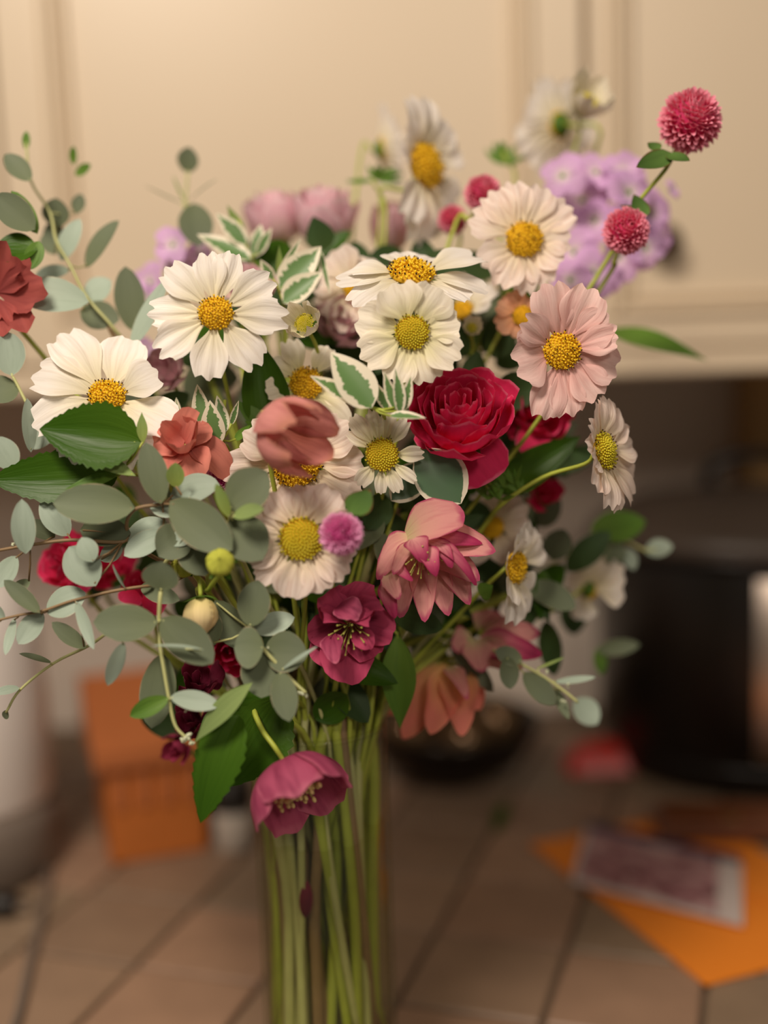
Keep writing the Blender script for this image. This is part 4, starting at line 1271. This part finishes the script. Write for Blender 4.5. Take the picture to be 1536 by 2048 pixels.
# ------------------------------------------------------------------ broad green leaves
BG = 'broad green leaves'
sprig('leafy_sprig', 'pair of serrated dark green leaves at the left edge under the tilted cosmos', 'foliage', 0.655,
      [(240, 945), (275, 950, .01), (330, 960, .04)],
      [(236, 952, -24, 966, 104, 'broad', .004, (0, .12), 'ovate', dict(serr=22, bend=.1, twist=0, trough=.15, fold=.1)), (282, 884, 78, 862, 124, 'broad', -.010, (.05, .12), 'ovate', dict(serr=22, bend=.05, twist=.1, fold=.25)),
       (272, 952, 140, 896, 36, 'under', -.012, (0, .5), 'lance'), (240, 948, 130, 978, 30, 'mid', -.006, (0, .6), 'lance'), (286, 888, 284, 824, 22, 'young', -.012, (0, .3), 'lance')], smat='stem', group=BG)
sprig('leafy_sprig', 'drooping serrated dark green leaf over the left of the vase rim', 'foliage', 0.648,
      [(560, 1420), (590, 1400, .02), (610, 1420, .05)],
      [(478, 1430, 396, 1644, 92, 'broad', -.010, (-.2, .15), 'ovate', dict(serr=26, bend=.25, twist=.1, fold=.2)), (560, 1400, 462, 1574, 124, 'broad', .014, (.1, .15), 'ovate', dict(serr=26, bend=.3, twist=0, fold=.2)),
       (505, 1365, 388, 1482, 44, 'under', -.020, (-.3, .3), 'lance', dict(bend=.2)), (452, 1440, 590, 1420, 104, 'broad', .018, (0, .2), 'ovate', dict(serr=20)), (450, 1420, 400, 1480, 50, 'broad', .004, (-.3, .2), 'ovate')], smat='stem', group=BG, join=False)
sprig('leafy_sprig', 'plain mid green leaf pointing down in front of the vase mouth', 'foliage', 0.70,
      [(795, 1268), (770, 1250, .01), (740, 1300, .03)], [(795, 1266, 800, 1458, 70, 'mid', 0, (0, .2), 'lance', dict(bend=.15, fold=.3))], smat='stem', group=BG)
sprig('leafy_sprig', 'dark green leaf with rolled edge below the large white cosmos', 'foliage', 0.690,
      [(545, 880), (560, 920, .02)], [(546, 872, 516, 676, 96, 'broad', 0, (0, .2), 'ovate', dict(trough=.4)), (545, 868, 474, 800, 40, 'mid', -.004, (0, .3), 'ovate'), (548, 880, 490, 840, 34, 'mid', -.006, (0, .5), 'lance')], smat='stem', group=BG)
sprig('leafy_sprig', 'long blurred green leaf sticking out at the right edge', 'foliage', 0.80,
      [(1200, 668), (1150, 720), (1050, 860)], [(1200, 662, 1416, 726, 60, 'mid', 0, (0, .6), 'lance', dict(bend=.25))], smat='stem', group=BG)
sprig('leafy_sprig', 'dark green leaf in shadow behind the stem of the right-turned cosmos', 'foliage', 0.725,
      [(1000, 980), (980, 1040)], [(990, 985, 1165, 878, 76, 'broad', 0, (0, .3), 'ovate'), (1080, 930, 1190, 920, 50, 'filler', .02, (0, .3), 'ovate'), (960, 1190, 985, 1170, 36, 'mid', -.03, (0, .3), 'ovate')], smat='stem', group=BG)

# ------------------------------------------------------------------ variegated foliage
random.seed(66)
VG = 'variegated foliage sprigs'
Vv = lambda label, d, st, lv: sprig('variegated_sprig', label, 'foliage', d, st, lv, smat='stem', group=VG, defmat='var', prof='ovate')
Vv('variegated cream and green leaf pair below the cream cosmos', 0.638, [(742, 814), (770, 840, .02), (760, 960, .05)],
   [(744, 816, 658, 706, 84, None, -.004, (.2, .3)), (728, 806, 620, 752, 44, None, .0, (0, .5)), (778, 832, 852, 838, 26, None, -.004, (0, .7)), (800, 828, 790, 735, 30, None, -.002, (.5, .2)), (790, 820, 770, 742, 24, None, .0, (-.4, .3)),
    (806, 822, 820, 752, 26, None, .002, (.2, .2)), (776, 820, 748, 760, 24, None, .004, (-.2, .3))])
Vv('large green leaf with thin white margin below the crimson rose', 0.668, [(836, 900), (820, 930, .02)],
   [(836, 902, 922, 1008, 108, 'var2', -.004, (0, .3), 'ell'), (850, 930, 780, 1000, 70, 'var2', .012, (0, 0), 'ell')])
Vv('variegated sprig with curled leaves right of the large white cosmos', 0.715, [(575, 520), (560, 580), (570, 640, .02)],
   [(560, 580, 640, 490, 64, None, -.006, (.2, .3)), (566, 606, 642, 542, 54, None, -.008, (.2, .4)), (558, 556, 602, 476, 18, None, 0, (.2, .3)), (560, 560, 556, 490, 14, 'young', 0, (.2, .3), 'lance'), (640, 500, 662, 590, 14, None, 0, (.3, .3)), (548, 560, 520, 520, 24, None, 0)])
Vv('variegated sprig rising behind the large white cosmos below the mauve roses', 0.745, [(478, 440), (498, 510), (520, 600, .02)],
   [(494, 490, 430, 428, 38, None, -.004, (0, .4)), (492, 480, 452, 410, 22, 'young', 0, (0, .4), 'lance'), (502, 520, 396, 466, 44, None, -.008, (0, .5)), (508, 515, 520, 448, 34, None, 0, (.2, .3)), (514, 510, 545, 456, 22, None, 0, (.2, .3)), (504, 530, 446, 500, 36, None, 0, (0, .4)), (520, 540, 480, 450, 20, 'mid', .004)])
Vv('small variegated sprig with upright leaves above the salmon hellebore', 0.672, [(450, 800), (445, 880), (470, 930, .03)],
   [(408, 862, 394, 768, 38, None, .0, (.1, .2)), (432, 892, 418, 800, 50, None, -.006, (-.1, .2)), (450, 866, 436, 790, 28, None, -.004, (.1, .2)), (462, 850, 476, 800, 14, None, -.004, (.2, .2)), (360, 860, 350, 795, 20, None, .01), (470, 880, 500, 850, 18, 'mid', .0)])

# ------------------------------------------------------------------ ranunculus buds and feathery foliage
random.seed(77)
BDG = 'round flower buds'


def round_bud(px, py, d, r, n, mat, label, stretch=1.0, via=(), droop=False):
    s = d / F_PX
    R = r * s
    fr = frame(cdir(*n))
    O = at(px, py, d)
    Ob = O - fr[2] * R * stretch
    t = stemmed('flower_bud', label, 'flower bud', Ob, -fr[2] * 0.008, via, 0.0015, 'stem', BDG)
    k = 5
    for ring, (cnt, sc_) in enumerate(((4, .94), (5, 1.0))):
        for i in range(cnt):
            mer = [(R * .1, 0), (R * .85 * sc_, R * .4 * stretch), (R * 1.0 * sc_, R * 1.15 * stretch), (R * .04, R * (1.94 - .06 * ring) * stretch)]
            cup_petal('petal', t, Ob, fr, 2 * PI * i / cnt + ring, .85, mer, M[mat], 8, 7, tipk=.12, wtop=.9)
    for i in range(5):
        a = 2 * PI * i / 5 + .3
        dr = fr[0] * math.cos(a) + fr[1] * math.sin(a)
        blade('sepal', t, Ob + dr * R * .1, Ob + dr * R * uni(1.0, 1.5) + fr[2] * R * uni(.1, .6), R * .6, fr[2], M['mid'], 'ovate', 7, 4, bend=-.4, curl=uni(-.3, .1), trough=.3)
    return t


M['budgreen'] = petal_mat('bud_greenyellow', S(170, 186, 58), S(200, 204, 84), vein=.25, vein_col=S(130, 150, 40), vscale=8, trans=.15)
round_bud(440, 1124, 0.618, 27, (0.05, 0.35), 'budgreen', 'round lime green bud under the round eucalyptus leaves', via=[at(418, 1178, .645), at(410, 1210, .66)])
round_bud(366, 1130, 0.655, 24, (-0.2, 0.3), 'budgreen', 'lime bud half covered by eucalyptus, left of the brighter bud')
round_bud(402, 1236, 0.640, 33, (0.05, -0.97), 'budcream', 'pale yellow bud hanging downward under green sepals', stretch=1.35, via=[at(415, 1180, .65), at(430, 1150, .67)])

t = stemmed('feathery_sprig', 'feathery green leaf cluster on the stem of the right-turned cosmos', 'foliage', at(1003, 1008, .70), None, [at(970, 1050, .72)], .0012, 'stem')
b = None
for (bx, by) in ((1000, 1000), (1008, 975), (985, 965), (1030, 970), (975, 1000), (1040, 985)):
    for i in range(6):
        a = uni(.2, 2.9)
        l = uni(30, 52)
        blade('leaf', t, at(bx, by, .70), at(bx + l * math.cos(a), by - l * math.sin(a), .70 + uni(-.012, .012)), 8 * .7 / F_PX, cdir(0, .3), M['mid'], 'lance', 6, 2, bend=uni(-.2, .2), trough=.2)
t = stemmed('feathery_sprig', 'feathery green leaves and tight bud at the top right beside the pale cosmos', 'foliage', at(1005, 300, .83), None, [at(1020, 420, .82)], .0012, 'stem')
for i in range(9):
    a = uni(.2, 2.9)
    blade('leaf', t, at(1005, 330, .83), at(1005 + 48 * math.cos(a), 325 - 44 * math.sin(a), .83 + uni(-.01, .01)), 16 * .83 / F_PX, cdir(0, .3), M['mid'], 'lance', 6, 2, bend=uni(-.2, .2))
t = stemmed('feathery_sprig', 'feathery green leaves at the top left of the tall sideways cosmos', 'foliage', at(745, 360, .80), None, [at(760, 450, .80)], .0012, 'stem')
for i in range(12):
    a = uni(-.4, 3.6)
    blade('leaf', t, at(750, 360, .80), at(750 + 62 * math.cos(a), 355 - 26 * math.sin(a), .80 + uni(-.01, .01)), 12 * .80 / F_PX, cdir(0, .3), M['mid'], 'lance', 6, 2, bend=uni(-.2, .2))

# ------------------------------------------------------------------ foliage deep inside
random.seed(88)
fill = [(300, 900), (420, 760), (560, 660), (700, 720), (820, 720), (950, 740), (1080, 880), (980, 900), (860, 1000), (720, 1100), (600, 1160), (480, 1200), (380, 1110), (260, 1060), (760, 1240), (900, 1240), (1040, 1060), (640, 560), (540, 820), (1000, 600),
        (760, 600), (560, 1330), (680, 900), (1100, 1180), (420, 1420), (860, 560)]
fill2 = [(640, 1170), (720, 1000), (780, 1060), (830, 1150), (760, 1180), (900, 1180), (960, 1150), (640, 1290), (560, 1220), (700, 1330), (720, 960), (800, 1010), (870, 1030), (740, 1110), (690, 1180), (840, 1090)]
ANCH = [(432, 627, 'large open white cosmos'), (215, 793, 'white cosmos tilted upward'), (823, 548, 'side-seen white cosmos with raised centre'), (824, 665, 'cream white cosmos with greenish centre'),
        (1048, 480, 'pale blush cosmos near the lilac stock'), (1123, 703, 'large pale pink cosmos'), (1206, 902, 'right-turned cosmos on its bare stem'), (602, 1078, 'blush cosmos with the beaded yellow centre'),
        (592, 928, 'peachy blush cosmos'), (764, 910, 'small cream cosmos with narrow petals'), (612, 768, 'half hidden cream cosmos'), (1030, 1135, 'shaded right-turned white cosmos'), (922, 622, 'small white cosmos with yellow centre'),
        (712, 575, 'mostly hidden pale blush cosmos'), (1045, 632, 'small faded peach cosmos'), (985, 1055, 'dim blush cosmos'), (608, 645, 'half open cream bud'), (944, 655, 'tiny closed cream bud'), (682, 1068, 'lilac pink globe flower'),
        (440, 958, 'magenta globe flower'), (920, 822, 'big crimson rose'), (1065, 815, 'dark crimson rose'), (285, 1180, 'hot pink rose'), (455, 1300, 'shaded crimson rose'), (1085, 985, 'dark red rose'), (398, 1360, 'burgundy cupped flower'),
        (382, 1438, 'smaller burgundy flower'), (690, 640, 'mauve rose beside the cream cosmos'), (325, 735, 'dusky mauve rose below the white cosmos'), (500, 568, 'pale mauve rose'), (605, 858, 'dusty pink cupped hellebore'), (372, 890, 'salmon twisted hellebore'),
        (865, 1120, 'pink double hellebore'), (700, 1260, 'ruffled magenta hellebore'), (870, 1410, 'blurred peach hellebore bell'), (1000, 1285, 'soft pink hellebore'), (700, 760, 'variegated leaf pair'), (880, 955, 'leaf with thin white margin'), (590, 540, 'variegated curled leaves'),
        (440, 830, 'small upright variegated sprig'), (440, 1124, 'round lime green bud'), (402, 1236, 'hanging pale yellow bud'), (520, 1300, 'hanging round-leaved eucalyptus'), (490, 1030, 'eucalyptus tip with two round leaves'), (190, 1020, 'broadest grey eucalyptus leaves'),
        (800, 1360, 'plain mid green leaf pointing down'), (515, 775, 'dark green leaf with rolled edge'), (1000, 980, 'feathery green leaf cluster')]


def anchor(x, y):
    k = min(ANCH, key=lambda q: (q[0] - x) ** 2 + (q[1] - y) ** 2)
    ANCH.remove(k)
    return 'shaded leafy sprig deep inside the bouquet, behind the ' + k[2]


for (x, y) in fill + fill2:
    d = uni(.745, .80) if (x, y) in fill else (uni(.70, .73) if x < 860 else uni(.745, .77))
    lv = []
    for i in range(9):
        a = uni(0, 2 * PI)
        l = uni(70, 125)
        ox, oy = x + uni(-60, 60), y + uni(-60, 60)
        lv.append((ox, oy, ox + l * math.cos(a), oy + l * math.sin(a), uni(45, 75), random.choice(['filler', 'filler', 'euc', 'broad']), uni(-.02, .035), (uni(-.5, .5), uni(-.3, .5)), random.choice(['ell', 'ovate'])))
    sprig('leafy_sprig', anchor(x, y), 'foliage', d, [(x, y), (x * .7 + 636 * .3, y * .7 + 1300 * .3)], lv, smat=random.choice(['stem', 'stem2', 'stem', 'stempale', 'stemred']), group='inner foliage', join=False, rad=uni(.0020, .0034), wide=True)

sp_ = blade('red_stem_bit', None, at(611, 1836, .712), at(614, 1760, .712), 27 * .7 / F_PX, cdir(0, .1), M['burgundy'], 'ell', 8, 4, trough=.5, bend=.1)  # loose sliver added in place of a stem's red segment
tag(sp_, 'red sliver added for the red segment of a stem inside the vase', 'petal')

# ------------------------------------------------------------------ things on the counter
def ground(px, py):
    return on_z(px, py, 0.0)


# wooden box with sloped lid
M['cedar'] = simple('box_wood', S(196, 112, 48), .5, noise_amt=.18, noise_scale=14)
M['cedar2'] = simple('box_lid_wood', S(190, 112, 64), .5, noise_amt=.15, noise_scale=14)
g0, g1 = ground(222, 1732), ground(416, 1700)
dx = g1 - g0
wd = dx.length
ang = math.atan2(dx.y, dx.x)
box = thing('wooden_box', 'orange brown wooden box with sloped lid on the tiled counter', 'box', g0)
box.rotation_euler.z = ang
Rz = Matrix.Rotation(ang, 3, 'Z')


def loc_build(mb_, name, mat, par, smooth=False):
    me = mesh_of(name, mb_.v, mb_.f, mb_.uv, smooth)
    me.materials.append(mat)
    o = bpy.data.objects.new(name, me)
    col.objects.link(o)
    o.parent = par
    WORLD[o.name] = V((0, 0, 0))
    return o


BH = .094
loc_build(MB().box((0, 0, 0), (wd, .12, BH), .002), 'body', M['cedar'], box)
for i in range(4):
    x = wd * (.14 + .24 * i)
    loc_build(MB().box((x - .006, -.004, .052), (x + .006, .004, BH), .002), 'front_slat', M['cedar2'], box)
lid = MB()
ov = .010
z0, z1 = BH, BH + .016
z2 = BH + .055
vs = [(-ov, -ov, z0), (wd + ov, -ov, z0), (wd + ov, .13, z0), (-ov, .13, z0), (-ov, -ov, z1), (wd + ov, -ov, z1), (wd + ov, .13, z2), (-ov, .13, z2)]
lid.add(vs, [(3, 2, 1, 0), (0, 1, 5, 4), (1, 2, 6, 5), (2, 3, 7, 6), (3, 0, 4, 7), (4, 5, 6, 7)])
loc_build(lid, 'lid', M['cedar2'], box)

# spice jar with ridged black cap
M['black'] = simple('black_plastic', S(30, 26, 22), .4)
M['jarwhite'] = simple('jar_white', S(198, 188, 176), .4)
g = ground(468, 1692)
jar = thing('spice_jar', 'small white jar with ridged black cap beside the wooden box', 'jar', g)
MB().lathe([(.017, 0), (.0185, .002), (.0185, .036), (.016, .041)], 28, g).build('body', M['jarwhite'], jar, smooth=True)
c = MB().lathe([(.0195, .040), (.0198, .041), (.0198, .064), (.0180, .067)], 28, g)
cap = c.build('cap', M['black'], jar)
for k in range(5):
    MB().lathe([(.0199, .0435 + k * .0045), (.0206, .0445 + k * .0045), (.0199, .0455 + k * .0045)], 28, g, cap=False).build('ridge', M['black'], cap, smooth=True)
g = ground(436, 1690) + V((-.004, .035, 0))
shd = thing('shade_upright', 'slim black upright shape standing in for shade beside the white jar', 'shade shape', g)  # added black bottle shape, a solid in place of the shading beside the jar
MB().lathe([(.012, 0), (.013, .002), (.013, .085), (.008, .10), (.006, .105)], 24, g).build('body', M['black'], shd, smooth=True)
MB().lathe([(.0065, .104), (.0075, .105), (.0075, .122), (.006, .124)], 20, g).build('cap', M['black'], shd, smooth=True)

# white appliance at the left edge, with its cord
M['appwhite'] = simple('appliance_white', S(240, 232, 226), .35)
M['appgrey'] = simple('appliance_grey', S(120, 108, 98), .4)
g = ground(-45, 1735)
app = thing('white_appliance', 'white rounded kitchen appliance with grey base at the left edge', 'appliance', g)
MB().lathe([(.070, 0), (.076, .004), (.077, .05), (.072, .066)], 40, g).build('base', M['appgrey'], app, smooth=True)
MB().lathe([(.070, .066), (.074, .074), (.075, .16), (.071, .22), (.060, .262), (.04, .276), (.001, .280)], 40, g).build('body', M['appwhite'], app, smooth=True)
MB().lathe([(.012, .279), (.013, .283), (.016, .292), (.012, .300), (.001, .302)], 20, g).build('lid_knob', M['appgrey'], app, smooth=True)
P = [ground(60, 1640) + V((0, 0, .02)), ground(100, 1690) + V((0, 0, .006)), ground(92, 1800) + V((0, 0, .0035)), ground(62, 1930) + V((0, 0, .0035)), ground(30, 2060) + V((0, 0, .0035)), ground(-40, 2200) + V((0, 0, .0035))]
MB().tube(catmull(P, 8), .0034, 8).build('cord', M['appgrey'], app, smooth=True)
g = ground(0, 1830)
plug = thing('power_plug', 'small black plug lying at the lower left edge', 'plug', g)
MB().box((g.x - .016, g.y - .011, 0), (g.x + .016, g.y + .011, .018), .004).build('body', M['black'], plug)
for sx in (-.005, .005):
    MB().box((g.x + .016, g.y + sx - .001, .006), (g.x + .028, g.y + sx + .001, .012)).build('prong', simple('prong_metal', (.7, .66, .6), .3, 1), plug)

# dark bowl with shiny round contents
M['darkmetal'] = simple('bowl_dark', S(44, 38, 32), .22, metal=.7)
M['fruit'] = simple('fruit_brown', S(128, 100, 70), .14, metal=.6, noise_amt=.2, noise_scale=30)
g = ground(905, 1545)
bowl = thing('dark_bowl', 'dark glossy bowl on the counter right of the vase', 'bowl', g)
MB().lathe([(.045, 0), (.050, .003), (.078, .022), (.094, .050), (.098, .062), (.095, .062), (.090, .050), (.073, .026), (.04, .010), (.001, .009)], 48, g, cap=False).build('shell', M['darkmetal'], bowl, smooth=True)
MB().lathe([(.040, -.0005), (.047, .0), (.048, .004), (.040, .005)], 40, g).build('foot', M['darkmetal'], bowl, smooth=True)
for i, (x, y, z, r, lb) in enumerate([(-.045, -.020, .052, .030, 'shiny brown fruit at the left of the dark bowl'), (.012, -.042, .050, .029, 'shiny brown fruit at the front of the dark bowl'), (.050, .005, .054, .030, 'shiny brown fruit at the right of the dark bowl'),
                                  (.0, .038, .055, .030, 'shiny brown fruit at the back of the dark bowl'), (.004, .0, .098, .029, 'shiny brown fruit on top of the bowl pile')]):
    p = g + V((x, y, z))
    f = thing('fruit', lb, 'fruit', p - V((0, 0, r)), 'fruit in the dark bowl')
    prof = [(max(.0005, r * math.sin(a) * (1 + .05 * math.cos(a))), -r * math.cos(a)) for a in [PI * k / 14 for k in range(15)]]
    MB().lathe(prof, 24, p).build('flesh', M['fruit'], f, smooth=True)
    MB().tube([p + V((0, 0, r * .95)), p + V((.002, 0, r * 1.15))], .0014, 6).build('stalk', M['stem2'], f)

# red packet
M['redpack'] = simple('packet_red', S(196, 40, 28), .35, noise_amt=.15, noise_scale=40)
M['silverpack'] = simple('packet_silver', S(190, 170, 156), .35, metal=.3)
g = ground(1210, 1530)
pk = thing('snack_packet', 'red snack packet with pale crumpled end on the counter', 'packet', g)
vs, fs, uv = [], [], []
NX, NY = 14, 8
for zt in (1, 0):
    for i in range(NX + 1):
        for j in range(NY + 1):
            x, y = -1 + 2 * i / NX, -1 + 2 * j / NY
            h = .026 * (1 - x ** 4) * (1 - y ** 4) + .003 * math.sin(9 * x + 4 * y) * (1 - x * x) * (1 - y * y)
            vs.append(g + V((x * .046, y * .028, .001 + (h if zt else 0))))
            uv.append((i / NX, j / NY))
K = (NX + 1) * (NY + 1)
for q in (0, 1):
    for i in range(NX):
        for j in range(NY):
            a = q * K + i * (NY + 1) + j
            f = (a, a + NY + 1, a + NY + 2, a + 1)
            fs.append(f if q == 0 else f[::-1])
MB().add(vs, fs, uv).build('wrapper', M['redpack'], pk, smooth=True)
cr = MB()
for k in range(6):
    y0 = -.024 + k * .008
    cr.add([g + V((.044, y0, .002)), g + V((.044, y0 + .008, .002)), g + V((.066, y0 + .010, .004 + .012 * (k % 2))), g + V((.066, y0 + .002, .006 + .010 * ((k + 1) % 2)))], [(0, 1, 2, 3)])
cr.build('crimped_end', M['silverpack'], pk)

# envelope, card and wallet
M['orange'] = simple('envelope_orange', S(236, 136, 36), .6, noise_amt=.06, noise_scale=8)


def slab(name, label, cat, corners, z, th, mat, parent=None):
    q = [V((c.x, c.y, z)) for c in corners]
    t = thing(name, label, cat, q[0])
    b = MB()
    b.add(q + [c + V((0, 0, th)) for c in q], [(0, 1, 2, 3)[::-1], (4, 5, 6, 7), (0, 1, 5, 4), (1, 2, 6, 5), (2, 3, 7, 6), (3, 0, 4, 7)], [(0, 0), (1, 0), (1, 1), (0, 1)] * 2)
    return t, b.build('sheet', mat, t), q


A, Bc = ground(1060, 1692), ground(1412, 1975)
e1 = Bc - A
nrm = V((-e1.y, e1.x, 0)).normalized()
if nrm.y < 0: nrm = -nrm
dp = .145
env, _, q = slab('envelope', 'bright orange paper envelope lying on the tiled counter', 'envelope', [A, Bc, Bc + nrm * dp * 1.25, A + nrm * dp * 1.25], .0008, .0016, M['orange'])
fl = MB()
zt = .0026
q = [V((c.x, c.y, zt)) for c in q]
mid = (q[0] + q[1]) / 2 * .55 + (q[2] + q[3]) / 2 * .45
fl.add([q[2] + V((0, 0, .0002)), q[3] + V((0, 0, .0002)), mid + V((0, 0, .0012)), q[2] + V((0, 0, .0006)), q[3] + V((0, 0, .0006)), mid + V((0, 0, .0018))], [(2, 1, 0), (3, 4, 5), (0, 1, 4, 3), (1, 2, 5, 4), (2, 0, 3, 5)])
fl.build('flap', M['orange'], env)

# printed card: dark blue edge, mauve printed picture
mt, nt, p, out = newmat('card_print')
uv_ = ND(nt, 'ShaderNodeUVMap')
vo = ND(nt, 'ShaderNodeTexNoise')
vo.inputs['Scale'].default_value = 3.2
vo.inputs['Detail'].default_value = 7
vo.inputs['Roughness'].default_value = .7
vo.inputs['Distortion'].default_value = 1.4
nt.links.new(uv_.outputs[0], vo.inputs['Vector'])
rp = ND(nt, 'ShaderNodeValToRGB')
e = rp.color_ramp.elements
e[0].position, e[0].color = .40, (*S(96, 56, 60), 1)
e[1].position, e[1].color = .66, (*S(214, 190, 186), 1)
x_ = e.new(.48)
x_.color = (*S(168, 118, 124), 1)
nt.links.new(vo.outputs['Fac'], rp.inputs[0])
nt.links.new(rp.outputs[0], p.inputs['Base Color'])
p.inputs['Roughness'].default_value = .35
M['cardwhite'] = simple('card_white', S(206, 194, 190), .5)
M['cardblue'] = simple('card_edge', S(60, 54, 84), .5)
cc = [ground(1142, 1776), ground(1486, 1866), ground(1580, 1745), ground(1176, 1656)]
cc[2] = cc[1] + (cc[3] - cc[0])
card, sheet, q = slab('printed_card', 'glossy mauve printed card lying on the orange envelope', 'card', cc, .0050, .0016, M['cardwhite'])
lp = lambda u_, v_: (q[0].lerp(q[1], u_)).lerp(q[3].lerp(q[2], u_), v_) + V((0, 0, .0018))
pr = MB()
pr.add([lp(.03, .06), lp(.86, .06), lp(.86, .86), lp(.03, .86)], [(0, 1, 2, 3)], [(0, 0), (1, 0), (1, 1), (0, 1)])
pr.build('picture', mt, card)
pr = MB()
pr.add([lp(.0, .87), lp(1, .87), lp(1, 1.0), lp(.0, 1.0)], [(0, 1, 2, 3)])
pr.build('border_strip', M['cardblue'], card)

M['leather'] = simple('leather_brown', S(112, 62, 32), .45, noise_amt=.25, noise_scale=40, bump=.3)
g = ground(1450, 1690)
wal = thing('wallet', 'folded brown leather wallet behind the printed card at the right edge', 'wallet', g)
wal.rotation_euler.z = -.12
w2 = loc_build(MB().box((-.06, -.005, .004), (.09, .055, .014), .003), 'back_half', M['leather'], wal)
w2 = loc_build(MB().box((-.058, -.004, .0142), (.088, .053, .022), .003), 'front_half', M['leather'], wal)
loc_build(MB().box((.0, .0, .0222), (.014, .012, .0245), .001), 'clasp', simple('clasp_brass', S(190, 150, 96), .35, 1), wal)
lf = thing('fallen_leaf', 'single dark green leaf fallen on the counter', 'leaf', ground(1000, 1665))
blade('leaf_blade', lf, ground(1010, 1612) + V((0, 0, .002)), ground(992, 1672) + V((0, 0, .002)), .014, V((0, 0, 1)), M['broad'], 'ovate', 8, 5, bend=.15)
MB().tube([ground(1010, 1612) + V((0, 0, .002)), ground(1014, 1600) + V((0, 0, .002))], .0006, 5).build('stalk', M['stem2'], lf)

# cooker at the right
M['cookblack'] = simple('cooker_black', S(22, 17, 13), .32)
M['steel'] = simple('cooker_steel', S(206, 190, 176), .34, metal=1.0)
M['cookgrey'] = simple('cooker_lid_grey', S(74, 64, 56), .4)
CR = .170
g = ground(1560, 1605)
g = V((g.x + .02, g.y + CR * .93, 0))
ck = thing('pressure_cooker', 'large black countertop cooker with steel band at the right edge', 'appliance', g)
MB().lathe([(CR * .90, 0), (CR * .96, .006), (CR * .98, .03), (CR * .97, .035)], 56, g).build('base', M['cookblack'], ck, smooth=True)
MB().lathe([(CR * .97, .033), (CR, .040), (CR, .235), (CR * .985, .245)], 56, g).build('body', M['cookblack'], ck, smooth=True)
# steel sheet wrapped round the front right of the body
st = MB()
n = 26
a0, a1 = math.radians(-106), math.radians(-30)
for i in range(n + 1):
    a = a0 + (a1 - a0) * i / n
    for r_, z_ in ((CR + .0006, .045), (CR + .0022, .047), (CR + .0022, .228), (CR + .0006, .230)):
        st.v.append(g + V((r_ * math.cos(a), r_ * math.sin(a), z_)))
        st.uv.append((i / n, z_))
for i in range(n):
    for k in range(3):
        st.f.append((i * 4 + k, i * 4 + 4 + k, i * 4 + 5 + k, i * 4 + 1 + k))
st.build('steel_band', M['steel'], ck, smooth=True)
lidc = MB().lathe([(CR * 1.03, .247), (CR * 1.05, .250), (CR * 1.05, .262), (CR * .98, .270), (CR * .80, .288), (CR * .4, .298), (.002, .300)], 56, g).build('lid', M['cookgrey'], ck, smooth=True)
hb = MB().tube(catmull([g + V((-.05, 0, .292)), g + V((-.045, 0, .325)), g + V((0, 0, .335)), g + V((.045, 0, .325)), g + V((.05, 0, .292))], 5), .008, 8)
hb.build('lid_handle', M['cookblack'], lidc, smooth=True)
MB().lathe([(CR * 1.0, .240), (CR * 1.04, .241), (CR * 1.04, .247), (CR * 1.0, .248)], 56, g).build('seal_ring', M['cookblack'], ck, smooth=True)
# tan box standing against the wall
M['tan'] = simple('carton_tan', S(170, 134, 84), .7, noise_amt=.08)
tb = on_y(1492, 990, Y_WALL - .06)
cb = thing('carton', 'tan carton standing against the wall behind the cooker', 'box', (tb.x, Y_WALL - .07, 0))
MB().box((tb.x, Y_WALL - .075, .0), (tb.x + .12, Y_WALL - .005, .43), .002).build('body', M['tan'], cb)
MB().box((tb.x + .001, Y_WALL - .074, .4302), (tb.x + .119, Y_WALL - .006, .434), .001).build('top_flap', M['tan'], cb)
